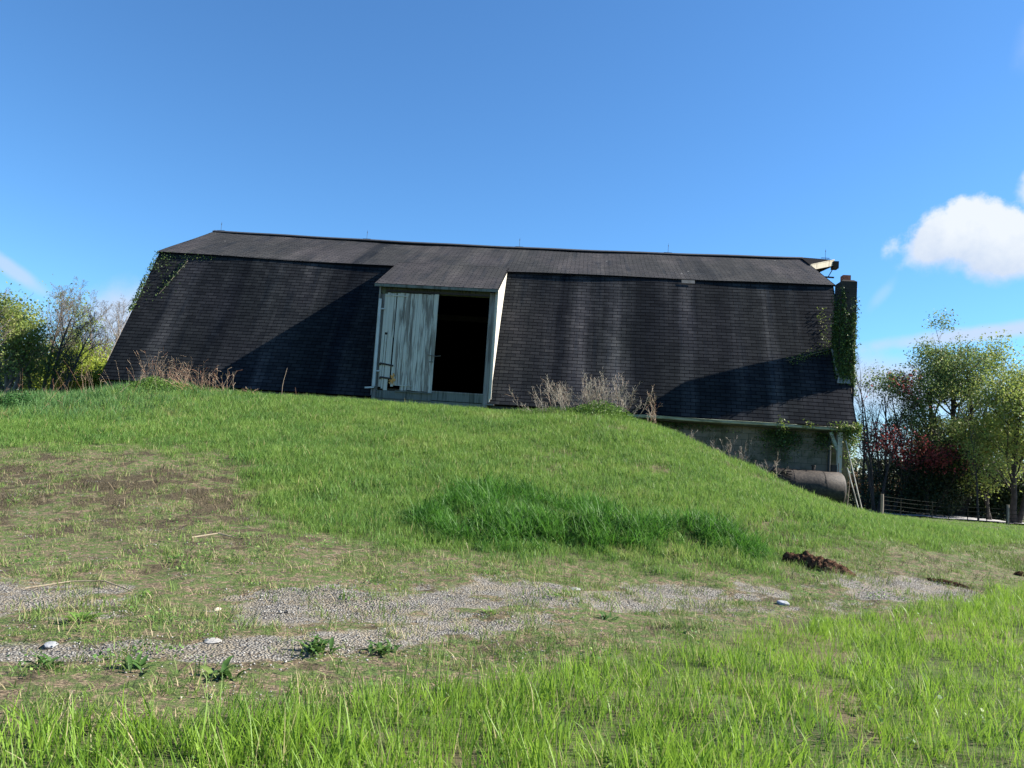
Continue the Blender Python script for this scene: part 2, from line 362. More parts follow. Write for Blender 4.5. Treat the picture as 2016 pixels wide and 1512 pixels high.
for nme, val in (('grav', grav), ('dark', dark), ('up', up), ('brown', brown)):
    a = ground.data.attributes.new(nme, 'FLOAT', 'POINT'); a.data.foreach_set('value', np.asarray(val, np.float32))
tag(ground, 'grassy hillside with a gravel farm track across its foot', kind='structure')

# the pale lane behind the gates
rd = NP(); pa = np.stack([at(px, 47) for px in range(1690, 2500, 12)]); pb = np.stack([at(px, 51.5) for px in range(1690, 2500, 12)])
pa[:, 2] += .07; pb[:, 2] += .07; k = len(pa)
rd.add(np.concatenate([pa, pb]), np.array([(i, i + 1, k + i + 1, k + i) for i in range(k - 1)]))
road = rd.build('road', plain('road_mat', (.30, .29, .29), .9, .15, 3)); tag(road, 'pale gravel lane beyond the farm gates', kind='structure')

# ------------------------------------------------------------------ scattered ground cover
TUFTCOL = bpy.data.collections.new('tuft sources')
def tuft_mesh(seed, n, h, wd, spread, lean, curve, seg=3, flat=0):
    r = np.random.default_rng(seed); nb = NP()
    for i in range(n):
        hh = h * r.uniform(.45, 1.1); a = r.uniform(0, 2 * np.pi); rr = spread * math.sqrt(r.uniform()); b = np.array([rr * math.cos(a), rr * math.sin(a), -.01])
        la = r.uniform(0, 2 * np.pi); d = np.array([math.cos(la), math.sin(la), 0]); th = abs(r.normal(0, lean)) + (flat and r.uniform(1.2, 1.5)); cv = r.uniform(.2, 1) * curve
        fa = r.uniform(0, 2 * np.pi); side = np.array([math.cos(fa), math.sin(fa), 0]); p = b.copy(); V = []
        for k in range(seg + 1):
            ww = wd * r.uniform(.85, 1.1) * (1 - (k / seg) ** 1.8) * (.75 if k == 0 else 1) / 2 + (.0004)
            V += [p - side * ww, p + side * ww]
            an = th + cv * (k + .5) / seg; p = p + (d * math.sin(an) + np.array([0, 0, math.cos(an)])) * hh / seg
        nb.add(np.array(V), np.array([(2 * k, 2 * k + 1, 2 * k + 3, 2 * k + 2) for k in range(seg)]))
    return np.concatenate(nb.V), np.concatenate(nb.F)
def source(name, V, F, mat, coll):
    o = mesh_np(name, V, F, mat, link=False); tag(o, kind='stuff'); coll.objects.link(o); return o
def scatter(name, label, P, S_, srcs, rng, tilt=.12):
    coll = bpy.data.collections.new(name + ' sources')
    for i, (V, F, mat) in enumerate(srcs): source(name + '_piece', V, F, mat, coll)
    me = bpy.data.meshes.new(name); me.vertices.add(len(P)); me.vertices.foreach_set('co', P.astype(np.float32).ravel())
    rot = np.stack([rng.normal(0, tilt, len(P)), rng.normal(0, tilt, len(P)), rng.uniform(0, 6.283, len(P))], 1)
    a = me.attributes.new('rot', 'FLOAT_VECTOR', 'POINT'); a.data.foreach_set('vector', rot.astype(np.float32).ravel())
    a = me.attributes.new('scl', 'FLOAT', 'POINT'); a.data.foreach_set('value', S_.astype(np.float32))
    a = me.attributes.new('pick', 'INT', 'POINT'); a.data.foreach_set('value', rng.integers(0, len(srcs), len(P)).astype(np.int32))
    ob = finish(me, name, None); g = bpy.data.node_groups.new(name, 'GeometryNodeTree')
    g.interface.new_socket('Geometry', in_out='INPUT', socket_type='NodeSocketGeometry'); g.interface.new_socket('Geometry', in_out='OUTPUT', socket_type='NodeSocketGeometry')
    gi = g.nodes.new('NodeGroupInput'); go = g.nodes.new('NodeGroupOutput'); ci = g.nodes.new('GeometryNodeCollectionInfo'); ip = g.nodes.new('GeometryNodeInstanceOnPoints')
    ci.inputs[0].default_value = coll; ci.inputs['Separate Children'].default_value = True; ci.inputs['Reset Children'].default_value = True
    def na(n, ty):
        q = g.nodes.new('GeometryNodeInputNamedAttribute'); q.data_type = ty; q.inputs[0].default_value = n; return [o for o in q.outputs if o.enabled and o.name == 'Attribute'][0]
    g.links.new(gi.outputs[0], ip.inputs['Points']); g.links.new(ci.outputs[0], ip.inputs['Instance']); ip.inputs['Pick Instance'].default_value = True
    g.links.new(na('pick', 'INT'), ip.inputs['Instance Index']); g.links.new(na('rot', 'FLOAT_VECTOR'), ip.inputs['Rotation']); g.links.new(na('scl', 'FLOAT'), ip.inputs['Scale'])
    g.links.new(ip.outputs[0], go.inputs[0]); md = ob.modifiers.new('scatter', 'NODES'); md.node_group = g
    tag(ob, label, kind='stuff'); print(name, len(P)); return ob
def sample(n, x0, x1, y0, y1, dens, rng, view=True):
    x = rng.uniform(x0, x1, n); y = rng.uniform(y0, y1, n)
    dx, dy = x - CAM[0], y - CAM[1]; f = dx * FW[0] + dy * FW[1]; s = dx * RT[0] + dy * RT[1]
    ok = (np.hypot(dx, dy) > 1.3) & (f > .6) & (np.abs(s) < f * .78 + 2.6)
    ok &= ~((x > .3) & (x < 23.6) & (y > .45) & (y < 13))
    x, y = x[ok], y[ok]; k = rng.uniform(size=len(x)) < dens(x, y); x, y = x[k], y[k]
    return np.stack([x, y, height(x, y)], 1)
def dcam(x, y): return np.hypot(x - CAM[0], y - CAM[1])
G_fore = foliage('foreground_blade', (.070, .17, .022, 1), (.23, .36, .04, 1), (.38, .33, .17, 1), .07, .45, 1.6, .5, .3)
G_hill = foliage('hill_blade', (.07, .165, .035, 1), (.185, .29, .055, 1), (.34, .29, .14, 1), .05, .42, .9, patch=(.9, .57, .78))
G_lush = foliage('lush_blade', (.026, .098, .012, 1), (.078, .20, .024, 1), (.15, .28, .06, 1), .09, .42, 2.0, .55, .25)
G_turf = foliage('turf_blade', (.075, .15, .03, 1), (.185, .26, .06, 1), (.34, .28, .16, 1), .2, .3, 1.6, patch=(1.7, .54, .72))
G_left = foliage('bluish_blade', (.05, .135, .042, 1), (.13, .235, .065, 1), (.25, .21, .10, 1), .05, .38, .5)
G_str = foliage('dead_blade', (.15, .11, .06, 1), (.33, .26, .16, 1), (.06, .045, .03, 1), .35, .15, .9)
r = np.random.default_rng(3)
T = lambda m, *a, **k: (*tuft_mesh(*a, **k), m)
PD = lambda x, y: z_fore(x, y) * (.55 + .45 * sstep(.3, .6, fbm(x, y, 2.2, 81)))
P = sample(48000, 7, 27, -23, -8, PD, r); scatter('foreground_grass', 'long fresh green grass in front of the gravel track', P, r.uniform(.45, 1.3, len(P)) * (.65 + .6 * fbm(P[:, 0], P[:, 1], 1.6, 17)) * (.8 + .25 * sstep(7, 4, dcam(P[:, 0], P[:, 1]))), [T(G_fore, 1 + i, (12, 12, 14, 10, 12, 9)[i], (.21, .20, .18, .22, .12, .24)[i], (.0075, .006, .005, .009, .006, .004)[i], .09, (.22, .25, .3, .2, .5, .3)[i], (.5, .8, .5, .9, .9, .3)[i], 4) for i in range(6)], r)
zmead = lambda x, y: (1 - sstep(2, 10, x + wob(x, y))) * sstep(-8.0, -4.5, y + wob(x, y))
PH = lambda x, y: (1 - .85 * zmead(x, y)) * z_up(x, y) * (1 - z_fore(x, y)) * (1 - .65 * z_brown(x, y)) * (1 - .6 * z_lush(x, y)) * np.clip((30 / (dcam(x, y) + 8)) ** 1.0, 0, 1)
P = sample(130000, -9, 26, -15, .5, PH, r); scatter('hill_grass', 'green grass covering the mound in front of the barn', P, r.uniform(.45, 1.5, len(P)) * (.35 + 1.2 * (.5 * fbm(P[:, 0], P[:, 1], .8, 91) + .5 * fbm(P[:, 0], P[:, 1], 2.6, 92))) * (.45 + .55 * z_up(P[:, 0], P[:, 1])), [T(G_hill, 20 + i, 16, .135, .008, .13, .28, .7, 3) for i in range(5)], r)
P = sample(60000, 22, 70, -12, 45, lambda x, y: (1 - z_fore(x, y)) * z_up(x, y) * (dcam(x, y) < 46) * np.clip((22 / dcam(x, y)) ** 1.5, 0, 1), r); scatter('field_grass', 'bright grass of the flat field right of the barn', P, r.uniform(.7, 1.3, len(P)) * (1 - .45 * sstep(25, 40, dcam(P[:, 0], P[:, 1]))), [T(G_hill, 40 + i, 13, .15, .013, .17, .25, .6, 2) for i in range(4)], r)
P = sample(42000, -32, 11, -9, 24, lambda x, y: z_up(x, y) * np.where(y > .4, x < 1, zmead(x, y)) * np.clip((24 / dcam(x, y)) ** 1.2, 0, 1), r); scatter('meadow_grass', 'tall bluish green grass left of the barn', P, r.uniform(.5, 1.3, len(P)) * (1.15 - .5 * sstep(2, 8, P[:, 0])), [T(G_left, 60 + i, 15, .24, .010, .16, .3, .8, 3) for i in range(4)], r)
P = sample(7000, 12.5, 19.2, -13.8, -8.8, lambda x, y: (z_lush(x, y) ** .7) * sstep(.32, .55, fbm(x, y, 3, 83)), r); scatter('lush_grass', 'dark green clump of long drooping grass on the slope', P, r.uniform(.55, 1.2, len(P)) * (.35 + .7 * z_lush(P[:, 0], P[:, 1])), [T(G_lush, 80 + i, 14, .40, .015, .12, .45, 2.0, 6) for i in range(5)], r)
mid = lambda x, y: (1 - z_fore(x, y)) * (1 - z_up(x, y))
P = sample(80000, 3, 27, -21, -6, lambda x, y: mid(x, y) * (1 - .72 * z_grav(x, y)) * (1 - .75 * z_dark(x, y)) * (.10 + .80 * sstep(.42, .62, fbm(x, y, 1.9, 95)) * (.55 + .45 * sstep(11, 16, x))), r); scatter('short_turf', 'short patchy turf between the gravel ruts', P, r.uniform(.5, 1.5, len(P)), [T(G_turf, 100 + i, 13, (.045, .055, .06, .09, .12)[i], .0055, .08, .5, .8, 2) for i in range(5)], r)
P = sample(24000, 3, 27, -21, -5, lambda x, y: np.clip(mid(x, y) * (1 - .55 * z_grav(x, y)) + .15 * z_brown(x, y) + .06 * z_fore(x, y) + 1.2 * np.exp(-((y - lerp(x, FGL) - .35) / .3) ** 2) * (x < 17), 0, 1) * sstep(.35, .6, fbm(x, y, 1.2, 99)), r); scatter('dead_straw', 'flattened dead straw lying on the track verge', P, r.uniform(.5, 1.3, len(P)), [T(G_str, 120 + i, 9, .17, .0045, .13, .1, .25, 2, flat=1) for i in range(4)], r, .05)
P = sample(2600, 4, 22, -13.2, -9, lambda x, y: np.maximum(z_dark(x, y), .1 * mid(x, y)), r)
scatter('dead_thatch', 'dark dead thatch on the churned soil at the left', P, r.uniform(.6, 1.4, len(P)), [T(foliage('thatch', (.045, .038, .022, 1), (.14, .115, .065, 1), (.28, .21, .13, 1), .15, .1), 140 + i, 14, .14, .006, .12, .9, .7, 2) for i in range(3)], r)
P = sample(3500, 14, 25, -13, -1, lambda x, y: z_brown(x, y), r)
scatter('dry_grass', 'tan dry grass tufts on the shoulder of the mound', P, r.uniform(.6, 1.3, len(P)), [T(G_str, 150 + i, 14, .17, .005, .10, .45, .9, 3) for i in range(3)], r)
G_clov = foliage('clover_leaf', (.045, .12, .025, 1), (.12, .22, .045, 1), (.22, .30, .08, 1), .15, .35, 1.3)
def clover(seed, n, rad, h, s):
    q = np.random.default_rng(seed); P_ = np.stack([q.normal(0, rad, n), q.normal(0, rad, n), q.uniform(.1, 1, n) * h], 1); return leaves(P_, s, q, 1.6, .75)
P = sample(12000, 2, 26, -21, -1, lambda x, y: np.clip(.3 * z_fore(x, y) + .45 * z_up(x, y) + .35 * mid(x, y), 0, 1) * sstep(.5, .66, fbm(x, y, 1.1, 111)), r)
scatter('broadleaf_ground_cover', 'low clover and plantain leaves mixed through the grass', P, r.uniform(.6, 1.4, len(P)), [(*clover(170 + i, 16, .07, .07, .026), G_clov) for i in range(4)], r, .05)
def pebbles(seed, n, rad, s0, s1):
    q = np.random.default_rng(seed); nb = NP()
    cube = np.array([(-1, -1, -1), (1, -1, -1), (1, 1, -1), (-1, 1, -1), (-1, -1, 1), (1, -1, 1), (1, 1, 1), (-1, 1, 1)], float) * .6
    CF = np.array([(3, 2, 1, 0), (4, 5, 6, 7), (0, 1, 5, 4), (1, 2, 6, 5), (2, 3, 7, 6), (3, 0, 4, 7)])
    for i in range(n):
        s = q.uniform(s0, s1) * q.uniform(.6, 1.2, 3) * (1, 1, .6); V = (cube + q.normal(0, .16, (8, 3))) * s; a = q.uniform(0, 6.28); c_, s_ = math.cos(a), math.sin(a)
        V = V @ np.array([[c_, s_, 0], [-s_, c_, 0], [0, 0, 1]]); V += np.array([*(q.normal(0, rad, 2)), s[2] * .3]); nb.add(V, CF)
    return np.concatenate(nb.V), np.concatenate(nb.F)
pm = Mat('pebble_mat', .9, .2); rr_ = pm.n('ShaderNodeNewGeometry').outputs['Random Per Island']; pm.col(pm.mix(rr_, (.14, .135, .125), (.34, .33, .305)))
P = sample(8000, 6, 23, -20, -10.5, lambda x, y: np.clip(z_grav(x, y) * (.15 + .6 * sstep(.4, .6, fbm(x, y, 2.8, 119))) + .05 * mid(x, y), 0, 1) * (1 - z_fore(x, y)), r)
scatter('gravel', 'loose grey gravel worn bare along the farm track', P, r.uniform(.6, 1.3, len(P)), [(*pebbles(200 + i, 26, .13, .003, .0105), pm.m) for i in range(4)], r, .02)

# ------------------------------------------------------------------ barn
EZ = 2.972; BL = 24.0; BRK = (2.704, 7.942); RDG = (6.733, 9.885); FW_ = 13.466
def sag(x): return -.11 * math.sin(math.pi * x / BL) - .006 * math.sin(x * 1.7)
def shingle_mat(name, ca, cb, stain, specks=0., streaks=1.):
    m = Mat(name, .95, .05); uv = m.uv()
    bk = m.n('ShaderNodeTexBrick'); m.l(uv, bk.inputs[0]); bk.offset = .5; bk.inputs['Scale'].default_value = 1; bk.inputs['Brick Width'].default_value = .31
    bk.inputs['Row Height'].default_value = .135; bk.inputs['Mortar Size'].default_value = .010; bk.inputs['Mortar Smooth'].default_value = .1
    bk.inputs['Color1'].default_value = (*ca, 1); bk.inputs['Color2'].default_value = (*cb, 1); bk.inputs['Mortar'].default_value = (.004, .004, .005, 1)
    f1 = m.noise(m.map(uv, (1.1, .13, 1)), 1, 5, .6); f2 = m.noise(m.map(uv, (.35, .22, 1)), 1, 4); gr = m.noise(uv, 60, 4, .8)
    f3 = m.noise(m.map(uv, (3.2, .35, 1), (7, 3, 0)), 1, 4, .6)
    c = m.mix(m.math('MULTIPLY', m.ramp(f1, .46, .70), streaks), bk.outputs[0], m.mix(1., bk.outputs[0], (2.1, 2.0, 1.85), 'MULTIPLY'))
    c = m.mix(m.math('MULTIPLY', m.ramp(f3, .50, .30), .75), c, m.mix(1., c, (.50, .60, .72), 'MULTIPLY'))
    c = m.mix(m.ramp(f2, .42, .62), c, m.mix(1., c, (1.3, 1.22, 1.26), 'MULTIPLY'))
    if stain is not None:     # soot dark run of a roof leak, and paler worn runs, each at its own place along the roof
        s = m.n('ShaderNodeSeparateXYZ'); m.l(uv, s.inputs[0]); w = m.math('MULTIPLY', m.math('SUBTRACT', m.noise(m.map(uv, (.8, .5, 1)), 1, 3), .5), .5)
        for x0, wd, k, dk in stain:
            d = m.math('ABSOLUTE', m.math('SUBTRACT', m.math('ADD', s.outputs[0], w), x0)); f = m.math('MULTIPLY', m.ramp(d, wd, wd * .35), k)
            c = m.mix(f, c, m.mix(1., c, dk, 'MULTIPLY'))
    if specks:
        v = m.vor(uv, 1.1); c = m.mix(m.ramp(v.outputs['Distance'], .045, .03), c, (.22, .22, .21))
        c = m.mix(m.math('MULTIPLY', m.ramp(m.noise(uv, 5, 6, .7), .62, .72), .5), c, (.13, .13, .12))
    c = m.mix(1., c, m.mix(m.ramp(gr, .25, .75), (.75, .75, .75), (1.3, 1.3, 1.3)), 'MULTIPLY')
    m.col(c); m.bump(m.math('ADD', m.math('MULTIPLY', bk.outputs['Fac'], -1.), m.math('MULTIPLY', gr, .35)), .5, .008); return m.m
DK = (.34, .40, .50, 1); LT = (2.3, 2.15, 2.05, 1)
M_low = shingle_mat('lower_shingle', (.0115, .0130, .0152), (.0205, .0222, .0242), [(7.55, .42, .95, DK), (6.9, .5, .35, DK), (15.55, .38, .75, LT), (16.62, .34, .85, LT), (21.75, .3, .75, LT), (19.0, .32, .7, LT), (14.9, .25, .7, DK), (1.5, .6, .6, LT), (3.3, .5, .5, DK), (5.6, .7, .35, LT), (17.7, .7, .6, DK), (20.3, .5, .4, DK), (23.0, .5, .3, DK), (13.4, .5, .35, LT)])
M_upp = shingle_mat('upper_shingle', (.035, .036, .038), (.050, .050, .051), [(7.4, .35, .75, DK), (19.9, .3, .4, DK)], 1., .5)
def courses(mb, x0, x1, lo, hi, exp, s0=0., dx=1.0, sagf=True, und=.05):
    """overlapping shingle courses on the slope from lo=(y,z) up to hi; every course has a butt edge a real step above the one below"""
    ly, lz = lo; hy, hz_ = hi; Ls = math.hypot(hy - ly, hz_ - lz); dy, dz = (hy - ly) / Ls, (hz_ - lz) / Ls
    ny, nz = -dz, dy
    if ny > 0 and hy > ly: ny, nz = -ny, -nz
    if hy < ly: ny, nz = dz * 1, -dy * 1
    if nz < 0: ny, nz = -ny, -nz
    xs = list(np.linspace(x0, x1, max(2, int((x1 - x0) / dx) + 1))); n = int(math.ceil(Ls / exp - 1e-6))
    def P(x, s, t):
        wv = .014 * (math.sin(x * .9 + s * .8) + math.sin(x * .37 - s * 1.3 + 2)) * (1 if sagf else 0)
        q = (sag(x) * (s + s0) / 7 if sagf else 0)
        return (x, ly + dy * s + ny * (t + wv), lz + dz * s + nz * (t + wv) + q)
    for i in range(n):
        a = i * exp; b = min((i + 1) * exp, Ls); jag = .008
        for xa, xb in zip(xs[:-1], xs[1:]):
            mb.face([P(xa, a, jag), P(xb, a, jag), P(xb, b, .003), P(xa, b, .003)], [(xa, a + s0), (xb, a + s0), (xb, b + s0), (xa, b + s0)])
            mb.face([P(xa, a, -.004), P(xb, a, -.004), P(xb, a, jag), P(xa, a, jag)], [(xa, a + s0 + .001)] * 4)
    # underside and edges: the thickness of deck and shingles
    for sa, sb in zip(np.linspace(0, Ls, 9)[:-1], np.linspace(0, Ls, 9)[1:]):
        for xa, xb in zip(xs[:-1], xs[1:]): mb.face([P(xa, sa, -und), P(xa, sb, -und), P(xb, sb, -und), P(xb, sa, -und)])
    for xa, xb in zip(xs[:-1], xs[1:]): mb.face([P(xa, 0, -und), P(xb, 0, -und), P(xb, 0, -.004), P(xa, 0, -.004)])
    for x in (x0, x1):
        for sa, sb in zip(np.linspace(0, Ls, 9)[:-1], np.linspace(0, Ls, 9)[1:]): mb.face([P(x, sa, -und), P(x, sa, .012), P(x, sb, .012), P(x, sb, -und)])
barn = empty('barn', (12, 0, EZ)); tag(barn, 'long dark shingled gambrel barn banked into the grassy mound', 'barn')
DX0, DX1 = 8.93, 12.90
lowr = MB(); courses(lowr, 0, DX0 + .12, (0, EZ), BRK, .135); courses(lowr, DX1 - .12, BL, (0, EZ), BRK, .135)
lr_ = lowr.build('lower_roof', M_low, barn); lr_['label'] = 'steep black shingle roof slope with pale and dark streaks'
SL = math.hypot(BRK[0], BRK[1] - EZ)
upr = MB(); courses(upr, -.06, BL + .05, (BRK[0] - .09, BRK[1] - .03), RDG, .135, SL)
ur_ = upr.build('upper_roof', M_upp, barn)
bkr = MB(); courses(bkr, -.06, BL + .05, (FW_ - BRK[0] + .09, BRK[1] - .03), RDG, .5, SL); courses(bkr, 0, BL, (FW_, EZ), (FW_ - BRK[0], BRK[1]), .5)
bkr.build('rear_roof', M_upp, barn)
cap = MB(); xs = np.linspace(-.08, BL + .08, 40)
for a, b in zip(xs[:-1], xs[1:]):
    for sgn in (-1, 1): 
        za, zb = RDG[1] + sag(a) + .03, RDG[1] + sag(b) + .03
        q = [(a, RDG[0], za + .03), (b, RDG[0], zb + .03), (b, RDG[0] + sgn * .17, zb - .055), (a, RDG[0] + sgn * .17, za - .055)]
        cap.face(q if sgn < 0 else q[::-1])
        q2 = [(p[0], p[1], p[2] - .03) for p in q[2:]]; cap.face([q[2], q[3], q2[1], q2[0]])
cap.build('ridge_cap', plain('ridge_mat', (.03, .03, .034), .8), barn)
# walls
M_block = Mat('block_wall', .95, .1); uvb = M_block.uv(); bb = M_block.n('ShaderNodeTexBrick'); M_block.l(uvb, bb.inputs[0]); bb.inputs['Scale'].default_value = 1
bb.inputs['Brick Width'].default_value = .4; bb.inputs['Row Height'].default_value = .2; bb.inputs['Mortar Size'].default_value = .008
bb.inputs['Color1'].default_value = (.15, .13, .095, 1); bb.inputs['Color2'].default_value = (.19, .165, .125, 1); bb.inputs['Mortar'].default_value = (.08, .072, .055, 1)
nb_ = M_block.noise(uvb, 1.3, 6, .65); M_block.col(M_block.mix(M_block.ramp(nb_, .42, .68), bb.outputs[0], (.06, .065, .035))); M_block.bump(bb.outputs['Fac'], -.4, .01)
M_dark = plain('dark_wood', (.035, .028, .022), .9, .3, 3)
for bx_ in ((.3, 23.9, .40, .62, -.8, EZ + .32), (.3, 23.9, 12.9, 13.1, -.8, EZ + .2), (.3, .5, .62, 12.9, -.8, EZ + .2)):
    wl = MB(); wl.box(*bx_); wl.build('block_wall', M_block.m, barn)
ex = MB(); ex.box(23.7, 23.9, .62, 12.9, -.8, EZ + .2); ex.build('end_wall', M_block.m, barn)
for gx0, gx1 in ((.3, .36), (23.59, 23.65)):
    gb = MB()
    pts = [(.5, EZ + .2), (2.85, 7.75), (6.73, 9.68), (10.6, 7.75), (12.95, EZ + .2)]
    A = [(gx0, y, z) for y, z in pts]; B = [(gx1, y, z) for y, z in pts]
    gb.face(A[::-1]); gb.face(B)
    for k in range(5): gb.face([A[k], A[(k + 1) % 5], B[(k + 1) % 5], B[k]])
    gb.build('gable_wall', plain('gable_mat', (.12, .11, .10), .9), barn)
fl = MB(); fl.box(.4, 23.5, .65, 12.85, 3.05, 3.2); fl.build('floor', M_dark, barn)
for x in (9.3, 12.3, 15.3):
    inn = MB(); inn.box(x, x + .2, 4.2, 4.4, 3.2, 8.3); inn.build('inner_post', M_dark, barn)
inn = MB(); inn.box(.5, 23.4, 4.0, 4.19, 6.2, 6.4); inn.build('inner_beam', M_dark, barn)
# fascia and gutter
M_gut = Mat('gutter_paint', .6, .4); gn = M_gut.noise(M_gut.map(M_gut.objc(), (1.2, 6, 9)), 1.5, 6, .65); M_gut.col(M_gut.mix(M_gut.ramp(gn, .4, .66), (.30, .34, .28), (.12, .13, .09)))
M_fas = plain('fascia_mat', (.06, .06, .05), .9)
for xa, xb in ((.1, 8.95), (12.9, BL - .05)):
    fa = MB(); fa.box(xa, xb, .10, .13, EZ - .17, EZ - .05); fa.build('fascia', M_fas, barn)
    so_ = MB(); so_.box(xa, xb, .133, .397, EZ - .10, EZ - .07); so_.build('soffit', M_dark, barn)
gu = MB(); prof = [(.095, -.02), (.09, -.11), (.02, -.125), (-.06, -.115), (-.085, -.075), (-.075, -.06), (-.105, -.03), (-.095, -.025)]
for xa, xb in ((17.15, 20.4), (20.405, 24.08)):
    for sub in range(6):
        a = xa + (xb - xa) * sub / 6; b = xa + (xb - xa) * (sub + 1) / 6; za, zb = EZ + sag(a) * .1 - .006 * math.sin(a * 2), EZ + sag(b) * .1 - .006 * math.sin(b * 2)
        for (y1, z1), (y2, z2) in zip(prof[:-1], prof[1:]):
            gu.face([(a, y1, za + z1), (b, y1, zb + z1), (b, y2, zb + z2), (a, y2, za + z2)]); gu.face([(a, y1 + .003, za + z1 + .002), (a, y2 + .003, za + z2 + .002), (b, y2 + .003, zb + z2 + .002), (b, y1 + .003, zb + z1 + .002)])
for x in (17.15, 24.08): gu.face([(x, y, EZ + z) for y, z in prof])
gut = gu.build('gutter', M_gut.m, barn); gut['label'] = 'greenish white painted gutter along the eave'
# dormer over the threshing door
dr = MB(); courses(dr, DX0, DX1, (-.16, 6.585), (BRK[0] - .05, 7.965), .135, SL - 3.1, 1.0, False, .045)
dr.build('dormer_roof', shingle_mat('dormer_shingle', (.035, .036, .038), (.050, .050, .051), None, 1., .5), barn)
def wood(name, paint, bare, th, grainx=26, lo=.06):
    m = Mat(name, .85, .2); p = m.objc(); g = m.noise(m.map(p, (grainx, 5, 1.1)), 1, 6, .65, .3); pz = m.noise(m.map(p, (6.5, 3, .75)), 1, 5, .6); ri = m.n('ShaderNodeNewGeometry').outputs['Random Per Island']
    w_ = m.mix(m.ramp(g, .3, .7), tuple(q * .6 for q in bare) + (1,), tuple(q * 1.25 for q in bare) + (1,))
    pt = m.mix(m.ramp(g, .25, .75), tuple(q * .8 for q in paint) + (1,), tuple(paint) + (1,))
    f = m.ramp(m.math('ADD', m.math('ADD', m.math('MULTIPLY', pz, .75), m.math('MULTIPLY', g, .3)), m.math('MULTIPLY', m.math('SUBTRACT', ri, .5), .22)), th - lo, th + lo)
    m.col(m.mix(f, w_, pt)); m.bump(g, .5, .006); return m
M_door = wood('peeling_paint', (.50, .485, .425), (.22, .20, .17), .47).m
M_grey = wood('grey_wood', (.24, .23, .215), (.15, .14, .125), .55).m
M_sill = wood('sill_wood', (.15, .16, .14), (.09, .095, .08), .5).m
M_white = wood('old_white_paint', (.50, .475, .41), (.36, .33, .28), .38).m
M_iron = plain('rusty_iron', (.03, .022, .018), .7, .4, 20)
dw = MB()
def plank(mb, x0, x1, z0, z1, y, t=.024, tilt=0): mb.hexa([(x0, y, z0), (x1, y, z0), (x1, y + t, z0), (x0, y + t, z0)], [(x0 + tilt, y, z1), (x1 + tilt, y, z1), (x1 + tilt, y + t, z1), (x0 + tilt, y + t, z1)])
# wall frame of the dormer: jambs, header, cheeks
for bx_ in ((9.10, 9.22, .075, .2, 2.78, 6.52), (12.62, 12.80, .055, .2, 2.95, 6.50)):
    jb = MB(); jb.box(*bx_); jb.build('door_jamb', M_grey, barn)
hd = MB(); hd.box(9.22, 12.62, .09, .2, 6.36, 6.55); hd.box(9.1, 9.95, .052, .072, 6.30, 6.50); hd.build('door_header', wood('shade_toned_header', (.10, .11, .07), (.06, .06, .04), .5).m, barn)  # header wood coloured dark to stand in for the shadow under the soffit
rl = MB(); rl.box(9.3, 12.6, .0, .05, 6.37, 6.43); rl.build('door_track', M_iron, barn)
for cx0, cx1, mt in ((9.05, 9.10, M_grey), (12.80, 12.85, M_white)):
    q = MB(); tri = [(-.0, 3.02), (.045, 3.06), (2.62, 7.72), (2.6, 7.80), (.0, 6.55)]
    A = [(cx0, y, z) for y, z in tri]; B = [(cx1, y, z) for y, z in tri]; q.face(A[::-1]); q.face(B)
    for k in range(5): q.face([A[k], A[(k + 1) % 5], B[(k + 1) % 5], B[k]])
    ck = q.build('dormer_cheek', mt, barn)
    if mt is M_white: ck['label'] = 'sunlit cream painted cheek of the dormer'
ct = MB(); ct.bar((12.87, -.02, 6.53), (12.87, -.02, 3.12), .05, .07, (0, 1, 0)); ct.build('corner_trim', M_white, barn)
ff = MB(); ff.box(DX0, DX1, -.175, -.150, 6.49, 6.575); ff.build('dormer_fascia', M_sill, barn)
sl = MB(); sl.box(9.22, 10.98, .03, .16, 2.95, 3.19); sl.box(10.985, 12.66, .045, .16, 2.98, 3.24); sl.box(9.2, 12.7, .07, .2, 2.62, 2.96); sl.box(9.82, 11.0, -.03, .03, 3.175, 3.205); sl.build('sill_boards', M_sill, barn)
th = MB(); th.box(10.98, 12.66, .03, .7, 3.24, 3.275); th.build('threshold', M_grey, barn)
# the plank door leaf
door = MB(); rg = random.Random(4); x = 9.24; i = 0
while x < 10.93:
    wd = rg.uniform(.085, .13); x1 = min(x + wd, 10.98); z0 = 3.22 + (rg.uniform(.1, .2) if 3 <= i <= 6 else rg.uniform(0, .03)); z1 = 6.34 + rg.uniform(-.01, .01)
    if i == 0: plank(door, x, x1 - .004, 3.30, 6.3, .035)
    elif i == 1: plank(door, x, x1 - .004, 5.05, 6.34, .03); plank(door, x + .01, x1 - .02, 3.25, 4.98, .045)
    elif i == 2: plank(door, x, x1 - .004, 3.20, 6.32, .03)
    elif i == 3: plank(door, x, x1 - .03, 4.9, 6.33, .03); plank(door, x, x1 - .045, 3.6, 4.9, .03, tilt=0)
    else: plank(door, x, x1 - .006, z0, z1, .024 + rg.uniform(0, .014))
    x = x1; i += 1
door.box(10.86, 10.99, .018, .03, 3.2, 6.36)
dl = door.build('barn_door', M_door, barn); dl['label'] = 'sliding plank door with peeling pale blue paint'
for bx_ in ((9.27, 9.98, .005, .026, 6.23, 6.265), (9.75, 10.35, .005, .026, 3.37, 3.395)): bt = MB(); bt.box(*bx_); bt.build('batten', M_door, dl)
for z in (4.3, 5.7): bk_ = MB(); bk_.box(9.24, 10.95, .062, .08, z, z + .12); bk_.build('backing_rail', M_dark, dl)
